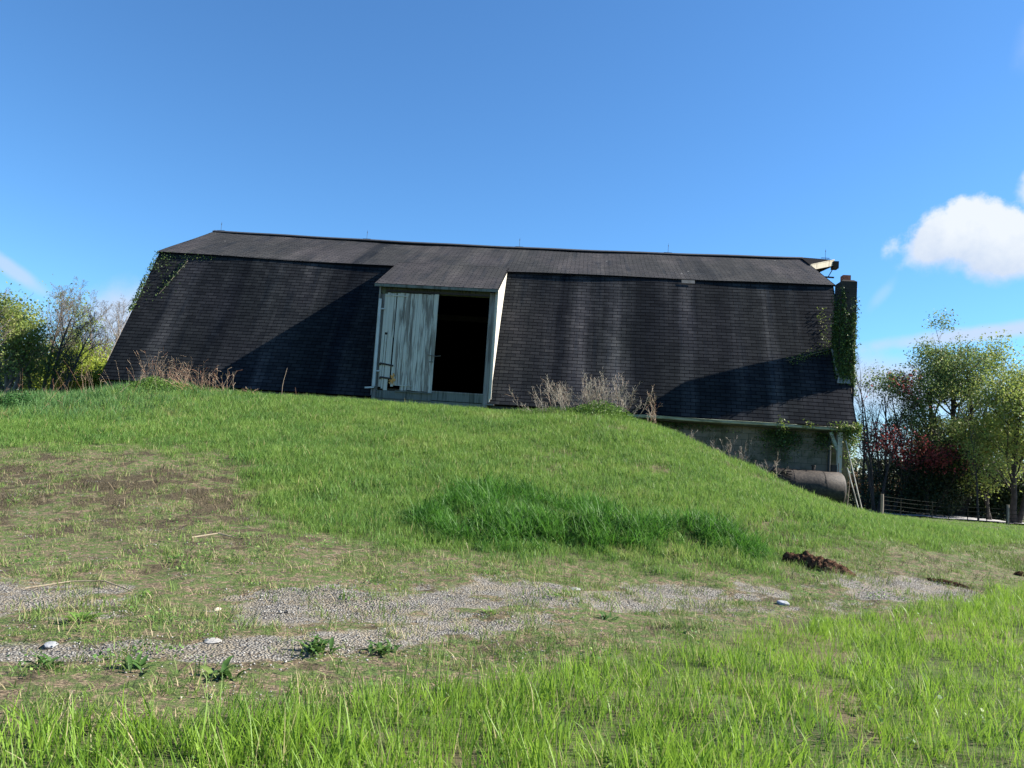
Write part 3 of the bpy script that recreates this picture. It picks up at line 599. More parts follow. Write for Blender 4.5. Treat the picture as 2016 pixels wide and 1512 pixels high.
for a, b in (((9.27, .01, 4.05), (9.70, .01, 3.99)), ((9.31, .01, 3.61), (9.72, .01, 3.57))):
    q = MB(); q.bar(a, b, .012, .055, (0, 0, 1)); q.tube([a, (a[0], a[1], a[2] - .06)], .03, 8); q.build('strap_hinge', M_iron, dl)
q = MB(); q.tube([(10.78, .0, 4.40), (10.9, -.02, 4.385), (11.05, .0, 4.37), (11.2, .02, 4.40)], .011, 6); q.tube([(10.9, -.01, 4.4), (10.91, -.01, 4.2)], .010, 6); q.box(10.85, 10.97, .0, .016, 4.17, 4.2); q.build('latch', plain('old_iron', (.10, .09, .08), .6), dl)
q = MB(); rr = random.Random(9)
for k in range(26):
    cx, cz = 9.70 + rr.gauss(0, .045), 3.52 + rr.gauss(0, .09); s = rr.uniform(.02, .045); plank(q, cx - s / 2, cx + s / 2, cz - s, cz + s, .0 + rr.uniform(0, .012), .02, rr.uniform(-.03, .03))
sp_ = q.build('splintered_wood', plain('fresh_wood', (.52, .26, .08), .8, .5, 14), dl); sp_['label'] = 'orange splintered wood at the broken door corner'
# downspout on the left jamb, plain board below it
q = MB(); q.bar((9.11, .0, 6.12), (9.13, -.01, 3.30), .085, .07, (0, 1, 0)); q.bar((9.15, -.03, 3.27), (8.87, -.10, 3.235), .06, .05); q.box(9.11, 9.27, -.02, .03, 5.78, 5.82); q.box(9.12, 9.28, -.02, .03, 3.78, 3.82)
dsp = q.build('downspout', plain('downspout_paint', (.42, .44, .43), .5, .12, 4), barn)
for a_ in ((9.07, 9.2, 2.72, 3.24, .0, .03, .02), (12.64, 12.78, 2.86, 3.5, .02, .03), (12.72, 13.0, 2.93, 2.97, -.06, .05)): q = MB(); plank(q, *a_); q.build('patch_board', M_grey, barn)
# hay hood
M_hood = wood('hood_wood', (.40, .36, .28), (.22, .19, .15), .5).m
A = (24.0, 5.50, 9.29 + .02); T_ = (25.28, 6.733, 9.86); Bk = (24.0, 7.97, 9.31); dn = np.array((0, 0, -.17))
R0 = (24.0, 6.733, RDG[1] + .02)
q = MB(); up3 = np.array((0, 0, .03)); 
for tri in (((A), T_, R0), (R0, T_, Bk)): q.face([np.array(p) + up3 for p in tri])
for tri in (((A), T_, R0), (R0, T_, Bk)): q.face([np.array(p) for p in tri[::-1]])
q.face([np.array(A), np.array(T_), np.array(T_) + up3, np.array(A) + up3]); q.build('hood_roof', M_upp, barn)
q = MB(); q.bar(np.array(A) + (.03, -.03, -.10), np.array(T_) + (0, -.03, -.10), .04, .2); q.bar(np.array(A) + (.02, -.06, .005), np.array(T_) + (0, -.06, .02), .03, .03); hb = q.build('hood_fascia', M_hood, barn); hb['label'] = 'sunlit weathered board under the hay hood'
q = MB(); q.bar(np.array(Bk) + (.03, .03, -.10), np.array(T_) + (0, .03, -.10), .04, .2); q.box(25.22, 25.42, 6.56, 6.90, 9.52, 9.80); q.bar((23.7, 6.73, 9.66), (25.3, 6.73, 9.66), .1, .14); q.build('hood_end', M_dark, barn)
q = MB(); q.bar((24.2, 6.73, 9.20), (25.30, 6.73, 9.18), .07, .05); q.tube([(24.72, 6.73, 9.6), (24.72, 6.73, 9.2)], .018, 5); q.tube([(25.26, 6.73, 9.55), (25.08, 6.73, 9.2)], .018, 5); q.build('hay_track', plain('track_iron', (.015, .017, .022), .6), barn)
# chimney
M_chim = Mat('old_brick', .95, .1); cb_ = M_chim.n('ShaderNodeTexBrick'); M_chim.l(M_chim.uv(), cb_.inputs[0]); cb_.inputs['Scale'].default_value = 1; cb_.inputs['Brick Width'].default_value = .22; cb_.inputs['Row Height'].default_value = .075
cb_.inputs['Mortar Size'].default_value = .006; cb_.inputs['Color1'].default_value = (.035, .030, .028, 1); cb_.inputs['Color2'].default_value = (.055, .045, .040, 1); cb_.inputs['Mortar'].default_value = (.03, .03, .028, 1)
cn_ = M_chim.noise(M_chim.objc(), 2.2, 6, .65); M_chim.col(M_chim.mix(M_chim.ramp(cn_, .55, .7), cb_.outputs[0], (.075, .08, .05))); M_chim.bump(cb_.outputs['Fac'], -.5, .01)
q = MB(); q.box(23.66, 24.14, .80, 1.42, 3.0, 7.62); q.hexa([(23.66, .80, 7.62), (24.14, .80, 7.62), (24.14, 1.42, 7.62), (23.66, 1.42, 7.62)], [(23.74, .88, 7.68), (24.06, .88, 7.68), (24.06, 1.34, 7.68), (23.74, 1.34, 7.68)])
q.box(23.66, 24.14, .66, 1.42, -.5, 3.0) if False else None
ch = q.build('chimney', M_chim.m, barn)
q = MB(); q.box(23.76, 24.0, .98, 1.24, 7.66, 7.86); q.build('flue', plain('terracotta', (.33, .11, .065), .8, .25, 12), ch)
q = MB(); q.hexa([(23.60, .70, 4.36), (24.0, .70, 4.36), (24.0, .79, 4.36), (23.60, .79, 4.36)], [(23.66, .78, 4.62), (23.96, .78, 4.62), (23.96, .795, 4.62), (23.66, .795, 4.62)])
q.bar((23.655, .80, 4.62), (23.60, 1.22, 5.5), .012, .12, (1, 0, 0)); q.build('flashing', plain('flashing_mat', (.20, .20, .19), .6, .4, 5, spec=.3), ch)
# corner post, brace, pipe and leaning poles
q = MB(); q.bar((23.53, .12, -.3), (23.53, .12, 2.8), .13, .13, (0, 1, 0)); q.build('corner_post', M_white, barn)
q = MB(); q.bar((23.50, .12, 2.2), (23.25, .12, 2.78), .09, .1, (0, 1, 0)); q.build('post_brace', M_gut.m, barn)
q = MB(); q.tube([(23.3, .3, 2.75), (23.3, .3, .3)], .045, 10); q.build('drain_pipe', plain('pipe_mat', (.03, .035, .035), .6), barn)
wood_pale = wood('pale_pole', (.50, .47, .40), (.32, .29, .24), .5).m
for k, (a, b, lab) in enumerate((((23.55, -.55, 1.75), (23.9, -.75, .35), 'short pale pole leaning against the corner post beside the tank'), ((23.62, -.15, 2.55), (24.05, -.6, .3), 'longer pale pole leaning against the barn corner'))):
    q = MB(); q.tube([a, b], [.016, .021], 7); tag(q.build('wooden_pole', wood_pale), lab, 'pole', 'poles leaning at the barn corner')
# lightning rods
def rod():
    q = MB(); q.tube([(0, 0, -.05), (0, 0, .26), (0, 0, .38)], [.007, .006, .003], 5); q.tube([(0, 0, .26), (0, 0, .30)], [.014, .014], 6); q.bar((-.16, 0, .0), (.16, 0, 0), .02, .02); return q
for k, x in enumerate((.21, 6.5, 12.85, 18.83, 24.95)):
    if k == 0: r0 = rod().build('lightning_rod', M_iron, barn); r0.matrix_parent_inverse = Matrix.Translation(barn.location).inverted()
    else: r0 = r0.copy(); COL.objects.link(r0)
    r0.location = (x, RDG[0], RDG[1] + .06 + (sag(x) if x < 24 else 0))
# roof patch
q = MB(); sy = (7.72 - EZ) / (BRK[1] - EZ) * BRK[0]; q.face([(18.9, sy - .06, 7.70), (19.35, sy - .06, 7.70), (19.35, sy + .0, 7.82), (18.9, sy + .0, 7.82)]); q.build('roof_patch', plain('patch_mat', (.11, .11, .105), .8), barn)

# ------------------------------------------------------------------ fuel tank
tank = empty('fuel_tank', (22.2, -.55, .6)); tag(tank, 'rusty dark horizontal fuel tank beside the block wall', 'tank')
TA, TB, TR, TZ, TY = 21.45, 23.42, .50, 1.10, -.45
prof = [(0, 0), (.0, .3), (.03, .43), (.09, .50)]
P_ = []; R_ = []
for u_, r_ in [(-.06, .02), (-.05, .30), (-.015, .44), (.05, TR)]: P_.append((TA + u_, TY, TZ)); R_.append(r_)
for u_, r_ in [(.6, TR), (1.2, TR)]: P_.append((TA + u_, TY, TZ)); R_.append(r_)
for u_, r_ in [(-.05, TR), (.015, .44), (.05, .30), (.06, .02)]: P_.append((TB + u_, TY, TZ)); R_.append(r_)
mt = Mat('rusty_tank', .7, .3); n_ = mt.noise(mt.objc(), 3.2, 7, .7); n2_ = mt.noise(mt.objc(), 14, 5, .7)
mt.col(mt.mix(mt.ramp(n2_, .4, .65), mt.mix(mt.ramp(n_, .35, .65), (.014, .011, .010), (.032, .024, .019)), (.055, .042, .032))); mt.bump(n2_, .3)
q = MB(); q.tube(P_, R_, 40); q.build('tank_shell', mt.m, tank, smooth=True)
for x in (TA + .55, TB - .55): q = MB(); q.tube([(x - .012, TY, TZ), (x + .012, TY, TZ)], TR + .006, 36); q.build('tank_seam', mt.m, tank)
q = MB(); q.tube([(22.62, TY, 1.58), (22.62, TY, 1.72)], .05, 10); q.tube([(22.62, TY, 1.72), (22.62, TY, 1.76)], .065, 10); q.build('filler_cap', M_iron, tank)
q = MB(); q.box(23.12, 23.27, TY - .06, TY + .06, 1.57, 1.80); q.tube([(23.33, TY, 1.55), (23.33, TY, 1.86)], .012, 6); q.build('gauge_box', M_iron, tank)
for x in (TA + .35, TB - .35): q = MB(); q.box(x - .06, x + .06, TY - .42, TY + .42, .1, .72); q.build('cradle', M_dark, tank)
q = MB(); rr = random.Random(3)
for k in range(26):
    x = 21.25 + rr.uniform(0, .45); z = rr.uniform(.9, 1.5); a = rr.uniform(-.7, .7); q.bar((x, -.85 + rr.uniform(-.1, .1), z), (x + .22 * math.cos(a), -.85 + rr.uniform(-.2, .1), z + .22 * math.sin(a) + .05), .03, .03)
tag(q.build('scrap_heap', M_iron), 'tangle of dark scrap at the left end of the tank', 'scrap')

# ------------------------------------------------------------------ trees
def unit(v): return v / (np.linalg.norm(v) + 1e-9)
def grow(rng, p, d, Ln, r, lev, spec, out, tips):
    sp_ = spec[lev]; ns = sp_['seg']; P = [p.copy()]; R = [r]; d = unit(d)
    for k in range(ns):
        d = unit(d + rng.normal(0, sp_['wob'], 3) + np.array([0, 0, sp_['up']])); p = p + d * Ln / ns; P.append(p.copy()); R.append(r * (1 - (1 - sp_['tap']) * (k + 1) / ns))
    P = np.array(P); out.append((lev, P, np.array(R)))
    if lev + 1 >= len(spec): tips.append(P[-1]); tips.append(P[len(P) // 2]); return
    nc = sp_['n']; t0 = sp_['t0']
    for c in range(nc):
        t = t0 + (1 - t0) * (c + rng.uniform(0, .9)) / nc; f = t * ns; i = min(int(f), ns - 1); q = P[i] + (P[i + 1] - P[i]) * (f - i)
        dd = unit(P[i + 1] - P[i]); a = rng.uniform(0, 6.283) if lev else c * 2.4 + rng.uniform(-.4, .4)
        x = unit(np.cross(dd, [0, 0, 1.]) if abs(dd[2]) < .95 else np.cross(dd, [1., 0, 0])); y = np.cross(dd, x); an = sp_['ang'] * rng.uniform(.7, 1.25)
        nd = dd * math.cos(an) + (x * math.cos(a) + y * math.sin(a)) * math.sin(an)
        rr = max((r * (1 - (1 - sp_['tap']) * t)) * sp_['rf'], .0045)
        grow(rng, q, nd, Ln * sp_['lf'] * rng.uniform(.65, 1.15) * (1.15 - .55 * t), rr, lev + 1, spec, out, tips)
    tips.append(P[-1])
def LV(seg, wob, up, tap, n=0, t0=.3, ang=.7, lf=.5, rf=.5): return dict(seg=seg, wob=wob, up=up, tap=tap, n=n, t0=t0, ang=ang, lf=lf, rf=rf)
BARE = [LV(11, .06, .02, .10, 13, .22, .62, .50, .5), LV(7, .10, .10, .2, 7, .2, .62, .5, .55), LV(5, .13, .09, .3, 6, .2, .65, .5, .6), LV(3, .15, .05, .4, 4, .15, .7, .55, .7), LV(2, .15, .03, .5)]
SLIM = [LV(10, .05, .03, .1, 11, .30, .45, .32, .45), LV(5, .10, .12, .3, 5, .2, .55, .5, .6), LV(3, .12, .06, .4, 4, .2, .6, .5, .7), LV(2, .15, .03, .5)]
FULL = [LV(10, .06, .03, .15, 12, .22, .78, .44, .45), LV(6, .12, .06, .3, 6, .2, .7, .5, .55), LV(4, .14, .05, .3, 5, .2, .7, .5, .6), LV(3, .16, .03, .4)]
bark = plain('bark', (.16, .135, .11), .95, .4, 5); bark_dark = plain('bark_dark', (.045, .038, .034), .95, .4, 5); bark_pale = plain('bark_pale', (.20, .175, .15), .95, .3, 5)
def tree(name, label, px, d, height_, mat, spec, seed, stems=((0, 0, 0, 0, 1),), leaf=None, group='trees beyond the barn', r0=.16, dz=0, cat='tree'):
    rng = np.random.default_rng(seed); b = at(px, d); b[2] += dz - .1; root = empty(name, tuple(b)); tag(root, label, cat, group); out, tips = [], []
    for ox, oy, lx, ly, hs in stems:
        L0 = height_ * hs / (1.38 if spec is BARE else 1.12)
        grow(rng, b + np.array([ox, oy, 0]), np.array([lx, ly, 1.]), L0, r0 * (hs ** .5), 0, spec, out, tips)
    big, small = NP(), NP(); last = len(spec) - 1
    for lev, P, R in out: (big if lev <= 1 else small).add(*tube_np(P, R, 7 if lev == 0 else 5 if lev == 1 else 3))
    big.build('trunk', mat, root, smooth=True); small.build('branches', mat, root)
    if leaf:
        tips = np.array(tips); 
        if leaf.get('zmin'): tips = tips[tips[:, 2] > b[2] + leaf['zmin']]
        k = leaf['n']; P = np.repeat(tips, k, 0); P = P + rng.normal(0, leaf['s'], P.shape)
        if leaf.get('clump'):
            keep = np.array([noise_h(p, leaf['clump']) for p in P]) > leaf.get('th', .42); P = P[keep]
        V, F = leaves(P, leaf['size'], rng, .6); mesh_np('crown', V, F, leaf['mat'], root)
    return root
def noise_h(p, f): return .5 * float(noise_fast(p[0] * f, p[2] * f)) + .5 * float(noise_fast(p[1] * f + 9, p[2] * f + 5))
def noise_fast(x, y):
    i, j = math.floor(x), math.floor(y); u, v = x - i, y - j; h = lambda a, b: ((a * 374761393 + b * 668265263) ^ 0x5bd1e995) % 10007 / 10007.
    return (h(i, j) * (1 - u) + h(i + 1, j) * u) * (1 - v) + (h(i, j + 1) * (1 - u) + h(i + 1, j + 1) * u) * v
F_maple = foliage('maple_leaf', (.075, .125, .04, 1), (.17, .235, .07, 1), (.27, .24, .07, 1), .12, .4, .35)
F_pale = foliage('pale_leaf', (.15, .20, .045, 1), (.28, .34, .08, 1), (.30, .26, .09, 1), .1, .4, .4)
F_red = foliage('red_leaf', (.20, .035, .04, 1), (.36, .085, .08, 1), (.14, .07, .03, 1), .15, .35, .5)
F_darkg = foliage('dark_leaf', (.014, .028, .014, 1), (.032, .055, .020, 1), (.07, .08, .02, 1), .07, .15, .4)
F_olive = foliage('olive_leaf', (.045, .065, .016, 1), (.095, .12, .028, 1), (.16, .17, .05, 1), .1, .3, .5)
F_yell = foliage('yellow_green_leaf', (.19, .25, .03, 1), (.34, .39, .05, 1), (.12, .18, .03, 1), .2, .45, .5)
F_left = foliage('left_leaf', (.12, .17, .04, 1), (.23, .29, .07, 1), (.30, .31, .10, 1), .12, .45, .45)
F_rust = foliage('rust_leaf', (.07, .035, .02, 1), (.14, .07, .035, 1), (.06, .07, .02, 1), .3, .25, .5)
# right of the barn
R_ = 'trees right of the barn'
tree('maple_tree', 'tallest leafy maple with several upright stems right of the barn', 1882, 52, 10.3, bark_dark, FULL, 7, ((0, 0, .03, 0, 1), (.1, .1, -.17, .05, .98), (.15, 0, .14, -.1, .97), (-.1, .1, -.48, 0, .82), (.1, -.1, .46, .1, .80), (0, .1, -.27, .1, .9)), dict(n=12, s=.30, size=.13, mat=F_maple, clump=.9, th=.43), R_, .26)
tree('pale_leaf_tree', 'pale green leafing tree at the right edge of the view', 1996, 49, 9.0, bark_dark, FULL, 8, ((0, 0, .05, 0, 1), (.2, 0, -.25, 0, .85), (.2, 0, .3, 0, .9)), dict(n=12, s=.32, size=.125, mat=F_pale, clump=.9, th=.40), R_, .17)
tree('pale_leaf_tree', 'low pale green tree between the maple and the right edge', 1945, 50, 5.8, bark_dark, FULL, 18, ((0, 0, .05, 0, 1), (.2, 0, -.3, 0, .8)), dict(n=4, s=.32, size=.16, mat=F_pale, clump=.9, th=.42), R_, .10)
tree('bare_tree', 'leafless grey tree standing behind the pale green one at the right edge', 1998, 62, 11.6, bark, BARE, 9, ((0, 0, 0, 0, 1), (.3, 0, .25, 0, .9), (-.3, 0, -.2, 0, .92)), None, R_, .17)
tree('slender_tree', 'thin bare tree closest to the chimney side of the barn', 1700, 50, 9.2, bark_dark, SLIM, 10, ((0, 0, .02, 0, 1), (.25, 0, .12, 0, .9)), None, R_, .09)
tree('slender_tree', 'thin bare forked tree in front of the red leaved tree', 1722, 47, 9.3, bark_dark, SLIM, 11, ((0, 0, -.05, 0, 1), (.2, 0, .18, 0, .85), (.1, 0, -.2, 0, .75)), None, R_, .09)
tree('red_leaf_tree', 'small tree with dark red new leaves beside the thin bare trees', 1745, 48.5, 7.6, bark_dark, FULL, 12, ((0, 0, 0, 0, 1), (.3, 0, -.35, 0, .85), (.3, 0, .35, 0, .8)), dict(n=3, s=.26, size=.12, mat=F_red, clump=.8, th=.52, zmin=3.0), R_, .12)
tree('red_leaf_tree', 'spreading red leaved tree behind the dark evergreen', 1826, 49, 5.6, bark_dark, FULL, 13, ((0, 0, -.2, 0, 1), (.3, 0, .35, 0, .9)), dict(n=3, s=.26, size=.13, mat=F_red, clump=.8, th=.48, zmin=2.8), R_, .12)
tree('leafy_tree', 'half leafed green tree between the red tree and the tall maple', 1786, 51, 8.6, bark_dark, FULL, 14, ((0, 0, .04, 0, 1), (.1, 0, -.12, 0, .9)), dict(n=4, s=.3, size=.13, mat=F_maple, clump=1.0, th=.50), R_, .12)
tree('sapling', 'young straight sapling left of the tall maple trunk', 1925, 46, 5.3, bark_dark, SLIM, 15, ((0, 0, .02, 0, 1),), dict(n=3, s=.2, size=.12, mat=F_pale, clump=1, th=.5), R_, .06) if False else None
tree('sapling', 'young sapling with a dark stem right of the tall maple trunk', 1928, 46, 6.3, bark_dark, SLIM, 16, ((0, 0, -.03, 0, 1),), dict(n=2, s=.2, size=.12, mat=F_pale, clump=1, th=.5), R_, .055)
# left of the barn
L_ = 'trees left of the barn'
tree('bare_tree', 'tallest leafless tree left of the barn with many upright stems', 74, 38, 5.9, bark, BARE, 21, ((0, 0, 0, 0, .98), (.35, 0, .10, 0, 1.0), (-.3, 0, -.16, 0, .9), (.7, 0, .28, 0, .85)), None, L_, .10)
tree('bare_tree', 'leafless tree midway between the tall one and the barn', 162, 47, 6.9, bark, BARE, 22, ((0, 0, .02, 0, 1), (.1, 0, .3, 0, .8)), None, L_, .14)
tree('bare_tree', 'leafless tree nearest the left corner of the barn', 207, 44, 6.6, bark, BARE, 23, ((0, 0, .04, 0, 1), (.1, 0, -.22, 0, .85), (.2, 0, .3, 0, .8)), None, L_, .15)
tree('leafing_tree', 'grey green leafing tree at the left edge of the view', 8, 36, 3.9, bark, FULL, 24, ((0, 0, .05, 0, 1), (.2, 0, .3, 0, .85), (0, 0, -.2, 0, .9)), dict(n=4, s=.26, size=.10, mat=F_left, clump=1.1, th=.45), L_, .10)
tree('leafing_tree', 'thinly leafed tree behind the tallest bare one', 118, 43, 5.0, bark, FULL, 25, ((0, 0, -.1, 0, 1), (.2, 0, .25, 0, .85)), dict(n=3, s=.3, size=.12, mat=F_left, clump=1.1, th=.5), L_, .08)
tree('leafing_tree', 'leafing tree mostly outside the left edge of the view', -60, 33, 4.1, bark, FULL, 26, ((0, 0, .1, 0, 1), (.2, 0, .2, 0, .9)), dict(n=3, s=.26, size=.11, mat=F_left, clump=1.1, th=.45), L_, .12)
# bushes
def bush(name, label, px, d, w_, h_, dp, mat, n, size, seed, group, th=.42, stems=14, f=1.3, lobes=6, dz=0, stem_mat=None, base=.1):
    rng = np.random.default_rng(seed); b = at(px, d); b[2] += dz; root = empty(name, tuple(b)); tag(root, label, 'bush', group)
    lb = [(rng.uniform(-.34, .34) * w_, rng.uniform(-.3, .3) * dp, rng.uniform(.25, .68) * h_, rng.uniform(.24, .4)) for _ in range(lobes)] + [(0, 0, .42 * h_, .5)]
    Q = []
    for cx, cy, cz, s in lb:
        v = rng.normal(size=(n // len(lb), 3)); v /= np.linalg.norm(v, axis=1)[:, None]; v *= (rng.uniform(.25, 1, len(v)) ** .45)[:, None]
        Q.append(v * np.array([w_ * s, dp * s, h_ * s * .95]) + np.array([cx, cy, cz]))
    Q = np.concatenate(Q); Q += rng.normal(0, .07, Q.shape); Q = Q[Q[:, 2] > base * rng.uniform(0, 1, len(Q))] + b
    keep = np.array([noise_h(p, f) for p in Q]) > th * rng.uniform(.7, 1.1, len(Q)); Q = Q[keep]
    V, F = leaves(Q, size, rng, .5); mesh_np('foliage', V, F, mat, root); nb = NP()
    for k in range(stems):
        a = rng.uniform(0, 6.28); p = b + np.array([rng.normal(0, .12) * w_ * .4, rng.normal(0, .1) * dp, -.1]); dr_ = np.array([math.cos(a) * w_ / h_ * .45, math.sin(a) * .4, 1.]); out, tips = [], []
        grow(rng, p, dr_, h_ * rng.uniform(.7, 1.08), .035, 0, [LV(6, .1, .03, .3, 5, .3, .6, .4, .5), LV(4, .15, .04, .3, 3, .2, .6, .5, .6), LV(3, .15, 0, .4)], out, tips)
        for lev, P, R in out: nb.add(*tube_np(P, R, 4 if lev == 0 else 3))
    nb.build('stems', stem_mat or bark, root); return root
B1 = 'bushes right of the barn'
bush('evergreen_bush', 'large almost black evergreen bush under the red leaved tree', 1792, 50, 6.4, 5.2, 4.5, F_darkg, 26000, .13, 31, B1, .25, 10, stem_mat=bark_dark)
bush('evergreen_bush', 'smaller dark evergreen bush left of the large black one', 1740, 51, 3.6, 3.2, 3, F_rust, 6000, .12, 32, B1, .45, 16, stem_mat=bark_dark)
bush('hedge_bush', 'dark green thicket at the foot of the pale tree by the right edge', 1985, 54, 5.8, 3.2, 3.5, F_darkg, 22000, .13, 33, B1, .22, 8, stem_mat=bark_dark)
bush('hedge_bush', 'dark thicket with an olive top below the maple', 1900, 55.5, 5.2, 2.9, 3, F_darkg, 18000, .13, 34, B1, .25, 8, stem_mat=bark_dark)
bush('hedge_bush', 'olive green bush in front of the maple trunk', 1850, 53, 3.6, 2.5, 2.6, F_olive, 8000, .12, 35, B1, .40, 8, stem_mat=bark_dark)
bush('hedge_bush', 'olive green bush over the dark thicket near the right edge', 1962, 57, 5.5, 4.4, 3, F_olive, 14000, .13, 36, B1, .38, 10)
bush('low_shrub', 'low spreading shrub right behind the wire gates', 1812, 52.2, 3.0, 1.3, 1.5, F_olive, 5000, .10, 37, B1, .4, 5)
bush('hedge_bush', 'dim brown thicket showing just past the barn corner', 1692, 54, 4.0, 2.6, 3, F_rust, 7000, .11, 38, B1, .42, 22, stem_mat=bark_dark)
bush('low_shrub', 'low dark weedy shrub along the far side of the lane', 1752, 52.5, 5.5, 1.5, 1.6, F_darkg, 10000, .11, 39, B1, .3, 8, stem_mat=bark_dark)
bush('low_shrub', 'low dark weedy shrub behind the middle gate post', 1870, 53.5, 5.5, 1.6, 1.6, F_darkg, 12000, .11, 40, B1, .25, 6, stem_mat=bark_dark)
B2 = 'bushes left of the barn'
bush('spring_bush', 'bright yellow green bush touching the left corner of the barn', 190, 40, 3.6, 2.8, 2.6, F_yell, 13000, .11, 41, B2, .33, 8, dz=-.3)
bush('spring_bush', 'yellow green bush under the middle bare tree', 140, 42, 4.0, 3.4, 2.6, F_yell, 9500, .11, 42, B2, .36, 10, dz=-.3)
bush('spring_bush', 'green bush around the stems of the tallest bare tree', 92, 40, 3.4, 2.6, 2.6, F_yell, 4500, .09, 43, B2, .46, 14, dz=-.3)
bush('spring_bush', 'dense grey green bush at the left edge below the leafing tree', 22, 38, 4.2, 3.7, 3, F_left, 8500, .10, 44, B2, .44, 14, dz=-.3)
bush('spring_bush', 'lighter green bush farther behind at the left', 62, 50, 7, 4.4, 3, F_yell, 12000, .12, 45, B2, .40, 10, dz=-.3)
bush('spring_bush', 'tall pale green bush behind the bare tree by the barn corner', 178, 52, 4.8, 4.8, 3, F_yell, 12000, .12, 46, B2, .40, 10, dz=-.3)
# distant woods: nobody could count these
nb = NP(); r = np.random.default_rng(77)
Pp = np.concatenate([np.stack([at(px, d) for px, d in zip(r.uniform(300, 2250, 15000), r.uniform(110, 135, 15000))]), np.stack([at(px, d) for px, d in zip(r.uniform(-350, 300, 4000), r.uniform(90, 115, 4000))])])
hh = 3.2 + 2.6 * fbm(Pp[:, 0], Pp[:, 1], .12, 3); Pp[:, 2] += r.uniform(0, 1, len(Pp)) ** .8 * hh
V, F = leaves(Pp, .75, r, .3); far = mesh_np('distant_woods', V, F, foliage('far_leaf', (.05, .07, .03, 1), (.10, .12, .05, 1), None, 0, .2, .05)); tag(far, 'low hazy woods far beyond the fields', kind='stuff')

# ------------------------------------------------------------------ fence and gates behind the barn
M_gate = plain('shade_darkened_steel', (.022, .024, .02), .9, .3, 8, spec=.1); M_post = wood('weathered_post', (.30, .26, .21), (.20, .17, .14), .5).m  # steel colour darkened to carry the shade over the fence and gates
def post(name, px, d, h, r_, label, group='fence posts along the lane'):
    b = at(px, d); q = MB(); q.tube([(b[0], b[1], b[2] - .3), (b[0] + .01, b[1], b[2] + h * .5), (b[0], b[1], b[2] + h)], [r_, r_, r_ * .94], 10)
    q.tube([(b[0], b[1], b[2] + h * .8), (b[0], b[1], b[2] + h * .8 + .02)], [r_ * 1.04] * 2, 10)
    o = q.build(name, M_post); tag(o, label, 'post', group); return b
pA = post('fence_post', 1738, 40, 1.0, .065, 'thick wooden fence post where the wires start past the barn')
pC = post('fence_post', 1985, 45.5, 1.0, .06, 'wooden fence post near the right edge where the gate ends')
def gate(a, b, nbar, h, nup, label, group='gates along the lane', wires=False):
    root = empty('wire_fence' if wires else 'farm_gate', tuple(a)); tag(root, label, 'fence' if wires else 'gate', group)
    A_, B_ = np.array(a), np.array(b); q = MB(); rad = .008 if wires else .014
    zs = [h * (k + .6) / nbar for k in range(nbar)] if not wires else [.1, .3, .5, .7, .88]
    for z in zs: q.tube([A_ + (0, 0, z), (A_ + B_) / 2 + (0, 0, z - (.02 if wires else 0)), B_ + (0, 0, z)], rad, 5)
    q.build('rail', M_gate, root)
    for k in range(nup):
        t = (k + (0 if not wires else .5)) / max(1, (nup - 1 if not wires else nup)); p = A_ + (B_ - A_) * t; q = MB(); hh_ = h * (1.02 if k in (0, nup - 1) else .98)
        q.tube([p + (0, 0, -.05), p + (0, 0, hh_)], .02, 6); q.build('upright', M_gate, root)
gA = at(1742, 40.2); gB = at(1866, 44.6); gA[2] -= .0
gate(gA, gB, 5, .9, 2, 'wire fence running from the thick post toward the lane', wires=True)
gate(at(1869, 44.6), at(1982, 45.4), 4, .85, 4, 'grey tube gate between the two wooden posts by the lane')
gate(at(1988, 45.5), at(2120, 46), 4, .85, 4, 'tube gate leaving the view at the right edge')

# ------------------------------------------------------------------ weeds, brush and vines
M_dry = foliage('dry_stalk', (.22, .15, .10, 1), (.42, .32, .22, 1), (.30, .15, .09, 1), .25, 0, 1); M_twig = foliage('grey_twig', (.21, .18, .14, 1), (.36, .32, .25, 1), (.25, .17, .12, 1), .25, 0, 1)
def stalks(nb, rng, x, y, n, h, sx, sy, lean, r_=.006, top=True, droop=.3, bias=0., z0=None):
    for k in range(n):
        px, py = x + rng.normal(0, sx), y + rng.normal(0, sy); hz_ = h * rng.uniform(.55, 1.1); a = rng.uniform(0, 6.28); th_ = abs(rng.normal(0, lean)); d = np.array([math.cos(a) * math.sin(th_) + bias, math.sin(a) * math.sin(th_), math.cos(th_)])
        p = np.array([px, py, H(px, py) - .03 if z0 is None else z0]); P = [p]; 
        for s in range(5): d = unit(d + rng.normal(0, .07, 3) + np.array([math.cos(a), math.sin(a), 0]) * droop * .12); p = p + d * hz_ / 5; P.append(p)
        nb.add(*tube_np(np.array(P), np.linspace(r_, r_ * .4, 6), 3))
        if top:
            for j in range(rng.integers(2, 5)):
                q = P[rng.integers(3, 6)]; dd = unit(d + rng.normal(0, .5, 3)); L2 = rng.uniform(.05, .2); nb.add(*tube_np(np.array([q, q + dd * L2 * .5, q + dd * L2 + np.array([0, 0, -.01])]), np.array([r_ * .5, r_ * .6, r_ * .9]), 3))
def weed(name, label, seed, args, mat=None, group='dead weeds along the barn'):
    rng = np.random.default_rng(seed); nb = NP(); [stalks(nb, rng, *a[:2], **a[2]) for a in args]; o = nb.build(name, mat or M_dry); tag(o, label, 'weeds', group); return o
K = dict
